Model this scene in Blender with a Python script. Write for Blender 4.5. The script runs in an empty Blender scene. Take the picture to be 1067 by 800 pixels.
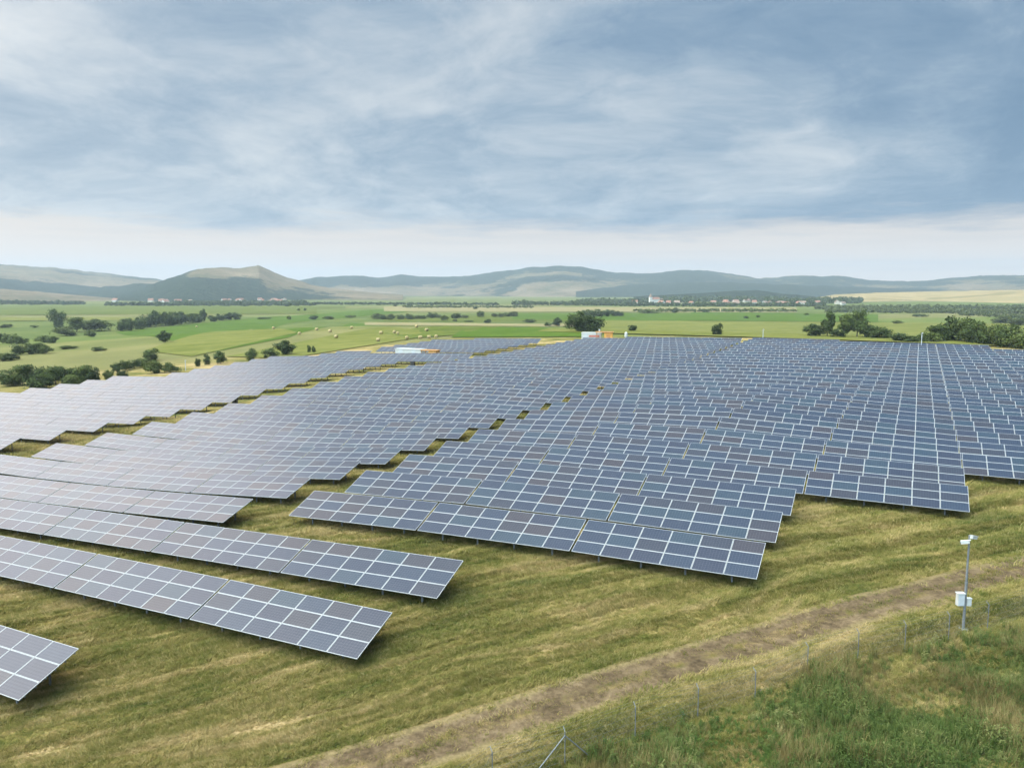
import bpy, bmesh, math, random
import numpy as np
from mathutils import Vector, Matrix, noise as mnoise

# ------------------------------------------------------------------ camera, sky, sun, exposure
R_ = math.radians
SC = bpy.context.scene
COL = SC.collection
CAM = (5.934, -41.348, 15.084)
YAW, PITCH, FPX = 0.4535, 0.1170, 832.95          # yaw to the left of +Y, pitch down, focal in 1067-px units
cam_data = bpy.data.cameras.new('camera')
cam_data.sensor_width = 36.0
cam_data.lens = 36.0 * FPX / 1067.0
cam_data.clip_start = 0.5
cam_data.clip_end = 20000.0
cam = bpy.data.objects.new('camera', cam_data)
cam.location = CAM
cam.rotation_euler = (math.pi / 2 - PITCH, 0.0, YAW)
COL.objects.link(cam)
SC.camera = cam

SUN_DIR = Vector((-0.87, 0.24, 0.43)).normalized()   # towards the sun, low in the west behind the cloud
SUN_EL = math.asin(SUN_DIR.z)
SUN_AZ = math.atan2(SUN_DIR.x, SUN_DIR.y)
sun_data = bpy.data.lights.new('sun', 'SUN')
sun_data.energy = 0.55
sun_data.angle = R_(36)
sun_data.color = (1.0, 0.86, 0.78)
sun = bpy.data.objects.new('sun', sun_data)
sun.rotation_euler = (-SUN_DIR).to_track_quat('-Z', 'Y').to_euler()
sun.location = (0, 0, 300)
COL.objects.link(sun)

SC.view_settings.view_transform = 'Standard'
SC.view_settings.look = 'None'
SC.view_settings.exposure = 0.25
SC.view_settings.gamma = 1.0
SC.view_settings.use_curve_mapping = False
SC.cycles.volume_bounces = 0
SC.cycles.max_bounces = 6
SC.cycles.use_denoising = True
SC.cycles.denoising_prefilter = 'ACCURATE'
SC.render.use_persistent_data = False


class NT:
    """small node-tree writer"""
    def __init__(self, tree):
        self.t = tree
        self.n = tree.nodes
        self.l = tree.links

    def add(self, typ, ins=None, **props):
        nd = self.n.new(typ)
        for k, v in props.items():
            setattr(nd, k, v)
        for k, v in (ins or {}).items():
            self.set(nd, k, v)
        return nd

    def set(self, nd, k, v):
        sock = nd.inputs[k]
        if isinstance(v, bpy.types.NodeSocket):
            self.l.new(v, sock)
        elif isinstance(v, bpy.types.Node):
            self.l.new(v.outputs[0], sock)
        else:
            if sock.type == 'RGBA' and len(v) == 3:
                v = (*v, 1)
            sock.default_value = v

    def math(self, op, a, b=0.0, c=0.0, clamp=False):
        nd = self.add('ShaderNodeMath', operation=op, use_clamp=clamp)
        for i, v in enumerate((a, b, c)):
            self.set(nd, i, v)
        return nd.outputs[0]

    def vmath(self, op, a, b=(0, 0, 0)):
        nd = self.add('ShaderNodeVectorMath', operation=op)
        self.set(nd, 0, a)
        self.set(nd, 1, b)
        return nd.outputs[1] if op in ('DOT_PRODUCT', 'LENGTH') else nd.outputs[0]

    def mix(self, f, a, b, blend='MIX'):
        nd = self.add('ShaderNodeMix', data_type='RGBA', blend_type=blend)
        self.set(nd, 0, f)
        self.set(nd, 6, a)
        self.set(nd, 7, b)
        return nd.outputs[2]

    def ramp(self, f, stops, interp='LINEAR'):
        nd = self.add('ShaderNodeValToRGB')
        cr = nd.color_ramp
        cr.interpolation = interp
        while len(cr.elements) < len(stops):
            cr.elements.new(0.5)
        for e, (p, c) in zip(cr.elements, stops):
            e.position = p
            e.color = (*c, 1) if isinstance(c, tuple) else (c, c, c, 1)
        self.set(nd, 0, f)
        return nd.outputs[0]

    def smooth(self, v, a, b):
        nd = self.add('ShaderNodeMapRange', interpolation_type='SMOOTHSTEP')
        for i, x in enumerate((v, a, b, 0.0, 1.0)):
            self.set(nd, i, x)
        return nd.outputs[0]

    def noise(self, vec, scale, detail=4.0, rough=0.55, dist=0.0):
        nd = self.add('ShaderNodeTexNoise', {'Scale': scale, 'Detail': detail, 'Roughness': rough, 'Distortion': dist})
        if vec is not None:
            self.set(nd, 'Vector', vec)
        return nd.outputs[0]

    def scalev(self, vec, s):
        return self.vmath('MULTIPLY', vec, s)


world = bpy.data.worlds.new('World')
SC.world = world
world.use_nodes = True
W = NT(world.node_tree)
W.n.clear()
w_out = W.add('ShaderNodeOutputWorld')
w_bg = W.add('ShaderNodeBackground')
W.l.new(w_bg.outputs[0], w_out.inputs[0])
w_dir = W.add('ShaderNodeTexCoord').outputs['Generated']
sky = W.add('ShaderNodeTexSky', sky_type='NISHITA', sun_disc=False)
sky.sun_elevation = SUN_EL
sky.sun_rotation = SUN_AZ
sky.air_density = 1.2
sky.dust_density = 2.5
w_sep = W.add('ShaderNodeSeparateXYZ', {0: w_dir})
wx, wy, wz = w_sep.outputs
w_el = W.math('MAXIMUM', wz, 0.0)
# a cloud deck seen from below: directions projected on to a high sheet
w_den = W.math('ADD', w_el, 0.22)
w_pl = W.add('ShaderNodeCombineXYZ', {0: W.math('DIVIDE', wx, w_den), 1: W.math('DIVIDE', wy, w_den), 2: 0.0}).outputs[0]
w_warp = W.noise(W.vmath('ADD', w_pl, (3.1, 1.7, 0.0)), 0.8, 3.0)
w_pw = W.vmath('ADD', w_pl, W.scalev(W.add('ShaderNodeCombineXYZ', {0: w_warp, 1: w_warp, 2: 0.0}).outputs[0], (0.9, 0.5, 0)))
n_big = W.noise(W.vmath('ADD', w_pw, (0.55, 2.2, 0.0)), 0.55, 2.0, 0.5)
n_mid = W.noise(W.vmath('ADD', w_pw, (7.0, -2.0, 0.0)), 1.5, 6.0, 0.60)
n_fine = W.noise(W.vmath('ADD', w_pw, (-4.0, 9.0, 0.0)), 4.2, 8.0, 0.62)
n_sum = W.math('ADD', W.math('MULTIPLY', n_big, 0.48), W.math('ADD', W.math('MULTIPLY', n_mid, 0.42), W.math('MULTIPLY', n_fine, 0.27)))
# lighter towards the sun side (cloud is thinner there), bluer away from it
w_sund = W.vmath('DOT_PRODUCT', w_dir, tuple(SUN_DIR))
w_side = W.smooth(w_sund, -0.1, 0.85)
n_lit = W.math('ADD', n_sum, W.math('MULTIPLY', W.math('SUBTRACT', w_side, 0.5), 0.19))
n_lit = W.math('SUBTRACT', n_lit, W.math('MULTIPLY', W.math('SUBTRACT', 1.0, W.smooth(wz, 0.09, 0.24)), 0.035))
cloud = W.ramp(n_lit, [(0.47, (2.2, 3.95, 6.2)), (0.55, (3.4, 5.15, 7.3)), (0.615, (5.2, 6.8, 8.6)), (0.69, (8.2, 9.3, 10.4)), (0.78, (11.0, 11.6, 12.1))])
# ragged lower edge of the deck and the bright, cream gap beneath it
w_az = W.math('ARCTAN2', wx, wy)
edge_n = W.noise(W.add('ShaderNodeCombineXYZ', {0: W.math('MULTIPLY', w_az, 3.2), 1: W.math('MULTIPLY', wz, 26.0), 2: 0.0}).outputs[0], 1.7, 6.0, 0.58)
el_edge = W.math('ADD', wz, W.math('MULTIPLY', W.math('SUBTRACT', edge_n, 0.5), 0.075))
deck = W.smooth(el_edge, 0.060, 0.094)
gap_col = W.ramp(W.math('MULTIPLY', w_el, 8.0), [(0.0, (15.6, 12.4, 9.9)), (0.35, (13.8, 11.6, 9.9)), (0.9, (10.4, 9.9, 9.5))])
veil_n = W.noise(W.add('ShaderNodeCombineXYZ', {0: W.math('MULTIPLY', w_az, 2.0), 1: W.math('MULTIPLY', wz, 40.0), 2: 4.0}).outputs[0], 1.3, 5.0, 0.6)
gap_col = W.mix(W.math('MULTIPLY', W.smooth(veil_n, 0.42, 0.72), 0.22), gap_col, (6.2, 6.6, 7.2))
skyc = W.mix(deck, gap_col, cloud)
# thin places let some of the clear sky through
skyc = W.mix(0.06, skyc, sky.outputs[0])
# broad brightening of the cloud round the hidden sun
glow = W.math('POWER', W.math('MAXIMUM', w_sund, 0.0), 24.0)
skyc = W.mix(1.0, skyc, W.mix(glow, (0, 0, 0), (3.0, 2.8, 2.6)), 'ADD')
# boosted sky patch high behind the camera, added to brighten the ground
south_boost = W.smooth(W.vmath('DOT_PRODUCT', w_dir, (-0.15, -0.55, 0.82)), 0.52, 0.98)
skyc = W.mix(1.0, skyc, W.mix(south_boost, (1, 1, 1), (27.0, 23.8, 19.0)), 'MULTIPLY')
# below the horizon: dull earth
skyc = W.mix(W.smooth(wz, -0.03, -0.002), (1.2, 1.25, 0.9), skyc)
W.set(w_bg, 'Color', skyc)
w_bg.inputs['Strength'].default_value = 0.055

# ------------------------------------------------------------------ numbers of the place
TN = np.array([[-4.53,-4.09,-3.67,-3.33,-3.12,-3.1,-3.47,-4.07,-3.96,-3.21,-2.27,-1.39,-0.6,0.13],[-4.79,-4.37,-3.95,-3.55,-3.23,-2.95,-2.42,-2.64,-2.34,-1.77,-1.33,-0.92,-0.52,-0.11],[-5.0,-4.62,-4.21,-3.73,-3.25,-3.11,-2.15,-0.96,-0.48,-0.52,-0.57,-0.54,-0.44,-0.3],[-5.14,-4.78,-4.4,-3.94,-3.3,-2.57,-1.99,-0.36,-0.03,-0.13,-0.15,-0.29,-0.36,-0.38],[-5.15,-4.75,-4.36,-3.94,-3.24,-1.13,-0.72,0.11,0.76,0.01,-0.14,-0.21,-0.28,-0.36],[-5.03,-4.52,-3.97,-3.26,-2.13,-0.14,0.19,0.39,0.82,0.28,-0.01,-0.09,-0.16,-0.25],[-4.72,-4.05,-3.3,-2.33,-1.07,-0.1,0.26,0.34,0.68,0.51,0.28,0.14,0.02,-0.09],[-4.2,-3.41,-2.57,-1.68,-0.84,-0.2,0.15,0.31,0.62,0.73,0.59,0.42,0.26,0.11],[-3.51,-2.72,-1.94,-1.21,-0.59,-0.13,0.18,0.36,0.66,0.83,0.8,0.67,0.5,0.33],[-2.73,-2.05,-1.4,-0.81,-0.32,0.08,0.41,0.67,0.86,0.95,0.95,0.85,0.71,0.56],[-1.95,-1.41,-0.9,-0.43,-0.03,0.34,0.68,0.98,1.07,1.08,1.06,0.99,0.89,0.77],[-1.19,-0.8,-0.42,-0.06,0.27,0.59,0.87,1.09,1.18,1.19,1.16,1.1,1.03,0.94],[-0.47,-0.21,0.06,0.32,0.57,0.8,1.01,1.15,1.23,1.25,1.23,1.19,1.14,1.09],[0.22,0.37,0.53,0.69,0.84,0.99,1.11,1.21,1.26,1.28,1.28,1.26,1.24,1.22],[0.89,0.94,0.99,1.05,1.11,1.16,1.21,1.26,1.29,1.31,1.32,1.32,1.33,1.33],[1.56,1.5,1.45,1.41,1.37,1.34,1.31,1.3,1.31,1.33,1.35,1.38,1.41,1.44]])
TX0, TY0, TS = -170.0, -40.0, 20.0
TNY, TNX = TN.shape
PLAIN = -10.0


def terrain(x, y):
    """height of the ground: the farm's low rise, falling away to a flat plain"""
    x = np.asarray(x, float); y = np.asarray(y, float)
    u = np.clip((x - TX0) / TS, 0, TNX - 1.0001)
    v = np.clip((y - TY0) / TS, 0, TNY - 1.0001)
    i = u.astype(int); j = v.astype(int); a = u - i; b = v - j

    def w4(t):
        return [-.5 * t + t * t - .5 * t ** 3, 1 - 2.5 * t * t + 1.5 * t ** 3, .5 * t + 2 * t * t - 1.5 * t ** 3, -.5 * t * t + .5 * t ** 3]
    wa, wb = w4(a), w4(b)
    z = np.zeros_like(u)
    for m in range(4):
        for n in range(4):
            z = z + wb[m] * wa[n] * TN[np.clip(j + m - 1, 0, TNY - 1), np.clip(i + n - 1, 0, TNX - 1)]
    dx = np.maximum(np.maximum(-165 - x, x - 95), 0)
    dy = np.maximum(np.maximum(-70 - y, y - 190), 0)
    t = np.clip(np.hypot(dx, dy) / 260.0, 0, 1)
    t = t * t * (3 - 2 * t)
    return z * (1 - t) + PLAIN * t


def tz(x, y):
    return float(terrain(x, y))


CY, SY, CP, SP = math.cos(YAW), math.sin(YAW), math.cos(PITCH), math.sin(PITCH)


def proj(x, y, z):
    dx, dy, dz = x - CAM[0], y - CAM[1], z - CAM[2]
    xr = CY * dx + SY * dy
    fw = -SY * dx + CY * dy
    d = CP * fw - SP * dz
    u = SP * fw + CP * dz
    d = np.where(np.abs(d) < 1e-6, 1e-6, d)
    return 533.5 + FPX * xr / d, 400 - FPX * u / d, d


def ray(px, py):
    a = (px - 533.5) / FPX; b = -(py - 400) / FPX
    fw = CP + SP * b; u = -SP + CP * b
    return Vector((CY * a - SY * fw, SY * a + CY * fw, u))


def cast(px, py, tmax=9000.0):
    """where the sight line through a point of the photograph meets the ground"""
    d = ray(px, py)
    h = math.hypot(d.x, d.y)
    ts = np.geomspace(6, tmax, 400) / h
    for _ in range(3):
        gap = CAM[2] + d.z * ts - terrain(CAM[0] + d.x * ts, CAM[1] + d.y * ts)
        k = np.nonzero(gap < 0)[0]
        if len(k) == 0:
            t = ts[-1]
            break
        lo, hi = ts[max(k[0] - 1, 0)], ts[k[0]]
        t = hi
        ts = np.linspace(lo, hi, 40)
    x, y = CAM[0] + d.x * t, CAM[1] + d.y * t
    return Vector((x, y, tz(x, y)))


def at_dist(px, dist):
    d = ray(px, 310)
    h = math.hypot(d.x, d.y)
    x, y = CAM[0] + d.x / h * dist, CAM[1] + d.y / h * dist
    return Vector((x, y, tz(x, y)))


def height_to(px, py, pos):
    """height above pos of the sight line through (px, py)"""
    d = ray(px, py)
    s = math.hypot(pos.x - CAM[0], pos.y - CAM[1]) / math.hypot(d.x, d.y)
    return CAM[2] + d.z * s - pos.z


# ------------------------------------------------------------------ helpers for objects
def tag(o, label=None, cat=None, group=None, kind=None):
    if label: o['label'] = label
    if cat: o['category'] = cat
    if group: o['group'] = group
    if kind: o['kind'] = kind
    return o


def link(name, data, mat=None, parent=None, loc=None, rot=None):
    if mat is not None and data is not None and len(data.materials) == 0:
        for m in (mat if isinstance(mat, (list, tuple)) else [mat]):
            data.materials.append(m)
    o = bpy.data.objects.new(name, data)
    COL.objects.link(o)
    if parent is not None: o.parent = parent
    if loc is not None: o.location = loc
    if rot is not None: o.rotation_euler = rot
    return o


def pydata(name, v, f, smooth=False):
    me = bpy.data.meshes.new(name)
    me.from_pydata([tuple(map(float, p)) for p in v], [], [tuple(map(int, q)) for q in f])
    me.update()
    if smooth:
        me.polygons.foreach_set('use_smooth', [True] * len(me.polygons))
    return me


def npmesh(name, V, F):
    """quads or tris from numpy arrays, fast"""
    V = np.asarray(V, np.float32); F = np.asarray(F, np.int32)
    me = bpy.data.meshes.new(name)
    n, k = F.shape
    me.vertices.add(len(V)); me.vertices.foreach_set('co', V.ravel())
    me.loops.add(n * k); me.loops.foreach_set('vertex_index', F.ravel())
    me.polygons.add(n)
    me.polygons.foreach_set('loop_start', np.arange(0, n * k, k, dtype=np.int32))
    me.update(calc_edges=True)
    me.polygons.foreach_set('use_smooth', np.zeros(n, dtype=bool))
    return me


class MB:
    """collects shapes into one mesh"""
    def __init__(self):
        self.v = []; self.f = []; self.mi = []

    def raw(self, v, f, m=0):
        o = len(self.v)
        self.v += [tuple(p) for p in v]
        self.f += [tuple(i + o for i in q) for q in f]
        self.mi += [m] * len(f)
        return self

    def box(self, c, s, m=0, M=None):
        x, y, z = (k / 2 for k in s)
        v = [Vector((a * x, b * y, d * z)) for a in (-1, 1) for b in (-1, 1) for d in (-1, 1)]
        if M is not None: v = [M @ p for p in v]
        v = [p + Vector(c) for p in v]
        return self.raw(v, [(0, 1, 3, 2), (4, 6, 7, 5), (0, 4, 5, 1), (2, 3, 7, 6), (0, 2, 6, 4), (1, 5, 7, 3)], m)

    def tube(self, a, b, r0, r1=None, n=8, m=0, caps=True):
        a, b = Vector(a), Vector(b)
        r1 = r0 if r1 is None else r1
        d = (b - a).normalized()
        s = d.orthogonal().normalized(); t = d.cross(s)
        v = []
        for p, r in ((a, r0), (b, r1)):
            for i in range(n):
                an = 2 * math.pi * i / n
                v.append(p + (s * math.cos(an) + t * math.sin(an)) * r)
        f = [(i, (i + 1) % n, n + (i + 1) % n, n + i) for i in range(n)]
        if caps: f += [tuple(range(n - 1, -1, -1)), tuple(range(n, 2 * n))]
        return self.raw(v, f, m)

    def mesh(self, name, smooth=False):
        me = pydata(name, self.v, self.f, smooth)
        me.polygons.foreach_set('material_index', self.mi)
        return me


def new_mat(name):
    m = bpy.data.materials.new(name)
    m.use_nodes = True
    t = NT(m.node_tree)
    t.n.clear()
    out = t.add('ShaderNodeOutputMaterial')
    b = t.add('ShaderNodeBsdfPrincipled')
    t.l.new(b.outputs[0], out.inputs[0])
    return m, t, b


def simple_mat(name, col, rough=0.6, metal=0.0, var=0.12, scale=6.0, bump=0.0):
    m, t, b = new_mat(name)
    co = t.add('ShaderNodeTexCoord').outputs['Object']
    n = t.noise(co, scale, 5.0)
    lo = tuple(c * (1 - var) for c in col); hi = tuple(min(1, c * (1 + var)) for c in col)
    t.set(b, 'Base Color', t.ramp(n, [(0.3, lo), (0.7, hi)]))
    b.inputs['Roughness'].default_value = rough
    b.inputs['Metallic'].default_value = metal
    if bump:
        bp = t.add('ShaderNodeBump', {'Strength': 0.4, 'Distance': bump, 'Height': n})
        t.set(b, 'Normal', bp.outputs[0])
    return m


rng = np.random.default_rng(7)
random.seed(7)
ORD = 'zeroth first second third fourth fifth sixth seventh eighth ninth tenth eleventh twelfth thirteenth fourteenth fifteenth sixteenth seventeenth eighteenth nineteenth twentieth twenty-first twenty-second twenty-third twenty-fourth twenty-fifth twenty-sixth twenty-seventh twenty-eighth twenty-ninth thirtieth thirty-first thirty-second thirty-third thirty-fourth thirty-fifth thirty-sixth thirty-seventh thirty-eighth thirty-ninth fortieth'.split()

# ------------------------------------------------------------------ materials
# direction of the mowing swaths and of the track
TRK_PIX = [(330, 812), (430, 783), (540, 747), (640, 712), (740, 679), (840, 651), (930, 629), (1000, 610), (1067, 591), (1150, 566)]
TRK = [cast(*p) for p in TRK_PIX]
trk_xy = np.array([(p.x, p.y) for p in TRK])
_cx = trk_xy[:, 0].mean()
TRK_C = np.polyfit(trk_xy[:, 0] - _cx, trk_xy[:, 1], 2)


def trk_y(x):
    return np.polyval(TRK_C, np.asarray(x, float) - _cx)


TRK_ANG = math.atan(TRK_C[1])


def leafy(t, b, col, k):
    """thin leaves: part of the light goes through"""
    t.set(b, 'Base Color', col)
    tr = t.add('ShaderNodeBsdfTranslucent', {'Color': col})
    mx = t.add('ShaderNodeMixShader', {0: k})
    t.l.new(b.outputs[0], mx.inputs[1]); t.l.new(tr.outputs[0], mx.inputs[2])
    out = [n for n in t.n if n.type == 'OUTPUT_MATERIAL'][0]
    t.l.new(mx.outputs[0], out.inputs[0])


def grass_colour(t, pos):
    """mown meadow: dry hay swaths over green stubble, written in world space"""
    sw = t.add('ShaderNodeVectorRotate', {'Vector': pos, 'Angle': -TRK_ANG + 0.05}, rotation_type='Z_AXIS').outputs[0]
    wob = t.noise(pos, 0.05, 3.0)
    swv = t.vmath('ADD', sw, t.add('ShaderNodeCombineXYZ', {0: 0.0, 1: t.math('MULTIPLY', wob, 9.0), 2: 0.0}).outputs[0])
    streak = t.noise(t.scalev(swv, (0.045, 0.55, 0.0)), 1.0, 5.0, 0.62)
    streak2 = t.noise(t.scalev(swv, (0.16, 1.7, 0.0)), 1.0, 4.0, 0.6)
    patch = t.noise(pos, 0.085, 5.0, 0.6, 0.4)
    fine = t.noise(pos, 2.2, 6.0, 0.7)
    dry = t.math('ADD', t.math('MULTIPLY', streak, 0.27), t.math('ADD', t.math('MULTIPLY', patch, 0.37), t.math('ADD', t.math('MULTIPLY', streak2, 0.28), t.math('MULTIPLY', fine, 0.16))))
    dry = t.math('ADD', 0.54, t.math('MULTIPLY', t.math('SUBTRACT', dry, 0.54), 2.0))
    col = t.ramp(dry, [(0.34, (0.066, 0.096, 0.017)), (0.47, (0.185, 0.172, 0.040)), (0.565, (0.330, 0.260, 0.085)), (0.68, (0.580, 0.420, 0.210))])
    return col, fine, dry


def mat_ground():
    m, t, b = new_mat('ground_meadow')
    pos = t.add('ShaderNodeNewGeometry').outputs['Position']
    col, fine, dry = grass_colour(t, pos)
    col = t.mix(1.0, col, (0.60, 0.58, 0.58), 'MULTIPLY')  # darkened to stand in for the tufts' shade on themselves
    # the plain: long strips of pasture, hay and crops
    rot = t.add('ShaderNodeVectorRotate', {'Vector': pos, 'Angle': R_(-58)}, rotation_type='Z_AXIS').outputs[0]
    wob = t.noise(pos, 0.004, 2.0)
    rot = t.vmath('ADD', rot, t.add('ShaderNodeCombineXYZ', {0: t.math('MULTIPLY', wob, 60.0), 1: t.math('MULTIPLY', wob, 90.0), 2: 0.0}).outputs[0])
    vor = t.add('ShaderNodeTexVoronoi', {'Vector': t.scalev(rot, (0.0011, 0.009, 0.0)), 'Scale': 1.0}, feature='F1', voronoi_dimensions='2D')
    cellc = t.add('ShaderNodeSeparateColor', {0: vor.outputs['Color']}).outputs[0]
    strips = t.ramp(cellc, [(0.0, (0.065, 0.092, 0.018)), (0.25, (0.100, 0.115, 0.029)), (0.42, (0.080, 0.112, 0.020)), (0.58, (0.140, 0.132, 0.045)), (0.72, (0.090, 0.108, 0.025)), (0.86, (0.180, 0.150, 0.064))], 'CONSTANT')
    pn = t.noise(pos, 0.03, 6.0, 0.62)
    past = t.ramp(pn, [(0.36, (0.034, 0.050, 0.009)), (0.5, (0.080, 0.092, 0.020)), (0.62, (0.140, 0.132, 0.040))])
    pcol = t.mix(0.55, past, strips)
    pcol = t.mix(t.math('MULTIPLY', fine, 0.35), pcol, (0.085, 0.095, 0.022))
    # how far from the farm: mown meadow inside, open plain outside
    ctr = t.vmath('SUBTRACT', pos, (-28.0, 70.0, 0.0))
    ell = t.vmath('LENGTH', t.scalev(ctr, (1 / 138.0, 1 / 132.0, 0.0)))
    ell = t.math('ADD', ell, t.math('MULTIPLY', t.math('SUBTRACT', pn, 0.5), 0.25))
    col = t.mix(t.smooth(ell, 0.92, 1.12), col, pcol)
    t.set(b, 'Base Color', col)
    b.inputs['Roughness'].default_value = 0.95
    b.inputs['Specular IOR Level'].default_value = 0.1
    hn = t.noise(pos, 3.5, 6.0, 0.7)
    bp = t.add('ShaderNodeBump', {'Strength': 0.9, 'Distance': 0.16, 'Height': t.math('ADD', hn, t.math('MULTIPLY', dry, 0.8))})
    t.set(b, 'Normal', bp.outputs[0])
    return m


def mat_blades():
    m, t, b = new_mat('mown_grass_blades')
    pos = t.add('ShaderNodeNewGeometry').outputs['Position']
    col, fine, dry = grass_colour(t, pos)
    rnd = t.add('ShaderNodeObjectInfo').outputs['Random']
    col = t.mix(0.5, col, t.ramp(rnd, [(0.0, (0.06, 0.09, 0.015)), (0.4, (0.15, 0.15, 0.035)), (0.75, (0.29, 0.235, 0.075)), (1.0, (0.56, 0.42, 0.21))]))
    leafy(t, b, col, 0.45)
    b.inputs['Roughness'].default_value = 0.8
    b.inputs['Specular IOR Level'].default_value = 0.15
    return m


def mat_weeds(name, stops, nscale=0.35):
    m, t, b = new_mat(name)
    pos = t.add('ShaderNodeNewGeometry').outputs['Position']
    n = t.noise(pos, nscale, 4.0, 0.6)
    rnd = t.add('ShaderNodeObjectInfo').outputs['Random']
    f = t.math('ADD', t.math('MULTIPLY', n, 0.75), t.math('MULTIPLY', rnd, 0.25))
    leafy(t, b, t.ramp(f, stops), 0.4)
    b.inputs['Roughness'].default_value = 0.7
    b.inputs['Specular IOR Level'].default_value = 0.25
    return m


def mat_foliage(name, dark, light):
    m, t, b = new_mat(name)
    tc = t.add('ShaderNodeTexCoord').outputs['Object']
    n = t.noise(tc, 0.9, 3.0, 0.6)
    isl = t.add('ShaderNodeNewGeometry').outputs['Random Per Island']
    rnd = t.add('ShaderNodeObjectInfo').outputs['Random']
    f = t.math('ADD', t.math('MULTIPLY', n, 0.55), t.math('ADD', t.math('MULTIPLY', isl, 0.30), t.math('MULTIPLY', rnd, 0.22)))
    leafy(t, b, t.ramp(f, [(0.30, dark), (0.80, light)]), 0.3)
    b.inputs['Roughness'].default_value = 0.75
    b.inputs['Specular IOR Level'].default_value = 0.2
    return m


def mat_dirt():
    m, t, b = new_mat('dirt_track')
    pos = t.add('ShaderNodeNewGeometry').outputs['Position']
    gcol, fine, dry = grass_colour(t, pos)
    gcol = t.mix(1.0, gcol, (0.42, 0.38, 0.40), 'MULTIPLY')  # grass tone darkened in place of the shading blades would give
    uv = t.add('ShaderNodeUVMap').outputs[0]
    u = t.add('ShaderNodeSeparateXYZ', {0: uv}).outputs[0]          # 0..1 across the track
    c = t.math('ABSOLUTE', t.math('SUBTRACT', u, 0.5))
    n = t.noise(pos, 0.9, 6.0, 0.65)
    n2 = t.noise(pos, 5.0, 6.0, 0.7)
    soil = t.ramp(t.math('ADD', t.math('MULTIPLY', n, 0.55), t.math('MULTIPLY', n2, 0.45)), [(0.36, (0.042, 0.028, 0.015)), (0.50, (0.100, 0.067, 0.037)), (0.64, (0.175, 0.122, 0.070))])
    hay = t.ramp(n2, [(0.3, (0.10, 0.075, 0.034)), (0.7, (0.23, 0.165, 0.08))])
    # bare ruts either side of a worn, half-grown middle; straw along the edges
    mid = t.math('SUBTRACT', 1.0, t.smooth(c, 0.02, 0.15))
    midm = t.math('MULTIPLY', mid, t.smooth(t.math('ADD', n, t.math('MULTIPLY', n2, 0.5)), 0.68, 0.95))
    edge = t.smooth(t.math('ADD', c, t.math('MULTIPLY', t.math('SUBTRACT', n, 0.5), 0.28)), 0.27, 0.40)
    col = t.mix(midm, soil, gcol)
    col = t.mix(edge, col, hay)
    out = t.smooth(t.math('ADD', c, t.math('MULTIPLY', t.math('SUBTRACT', n2, 0.5), 0.16)), 0.40, 0.49)
    col = t.mix(out, col, gcol)
    t.set(b, 'Base Color', col)
    b.inputs['Roughness'].default_value = 0.95
    b.inputs['Specular IOR Level'].default_value = 0.1
    bp = t.add('ShaderNodeBump', {'Strength': 0.8, 'Distance': 0.07, 'Height': t.math('ADD', n2, n)})
    t.set(b, 'Normal', bp.outputs[0])
    return m


def mat_field(name, c1, c2, stripe=0.0):
    m, t, b = new_mat(name)
    pos = t.add('ShaderNodeNewGeometry').outputs['Position']
    n = t.math('ADD', t.math('MULTIPLY', t.noise(pos, 0.02, 6.0, 0.7), 0.5), t.math('MULTIPLY', t.noise(pos, 0.16, 5.0, 0.7), 0.5))
    rot = t.add('ShaderNodeVectorRotate', {'Vector': pos, 'Angle': R_(-58)}, rotation_type='Z_AXIS').outputs[0]
    s = t.noise(t.scalev(rot, (0.006, 0.11, 0.0)), 1.0, 4.0, 0.6)
    f = t.math('ADD', t.math('MULTIPLY', n, 0.6), t.math('MULTIPLY', s, 0.4))
    t.set(b, 'Base Color', t.ramp(f, [(0.40, c1), (0.60, c2)]))
    b.inputs['Roughness'].default_value = 0.95
    b.inputs['Specular IOR Level'].default_value = 0.05
    return m


def mat_hills():
    m, t, b = new_mat('hillside')
    pos = t.add('ShaderNodeNewGeometry').outputs['Position']
    att = t.add('ShaderNodeAttribute', attribute_name='forest').outputs['Fac']
    n = t.noise(pos, 0.006, 6.0, 0.6)
    nf = t.noise(pos, 0.045, 6.0, 0.7)
    wood = t.ramp(nf, [(0.30, (0.012, 0.021, 0.015)), (0.55, (0.030, 0.042, 0.028)), (0.75, (0.068, 0.076, 0.046))])
    past = t.ramp(t.math('ADD', t.math('MULTIPLY', n, 0.6), t.math('MULTIPLY', nf, 0.4)), [(0.36, (0.075, 0.076, 0.040)), (0.50, (0.150, 0.116, 0.070)), (0.64, (0.240, 0.180, 0.118))])
    past = t.mix(t.smooth(att, -0.3, -0.6), past, t.ramp(n, [(0.40, (0.20, 0.16, 0.07)), (0.5, (0.34, 0.25, 0.125)), (0.58, (0.27, 0.21, 0.10))]))
    f = t.math('ADD', att, t.math('ADD', t.math('MULTIPLY', t.math('SUBTRACT', n, 0.5), 1.5), t.math('MULTIPLY', t.math('SUBTRACT', nf, 0.5), 0.8)))
    t.set(b, 'Base Color', t.mix(t.smooth(f, 0.44, 0.56), past, wood))
    b.inputs['Roughness'].default_value = 1.0
    b.inputs['Specular IOR Level'].default_value = 0.0
    bp = t.add('ShaderNodeBump', {'Strength': 1.0, 'Distance': 14.0, 'Height': nf})
    t.set(b, 'Normal', bp.outputs[0])
    return m


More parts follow.
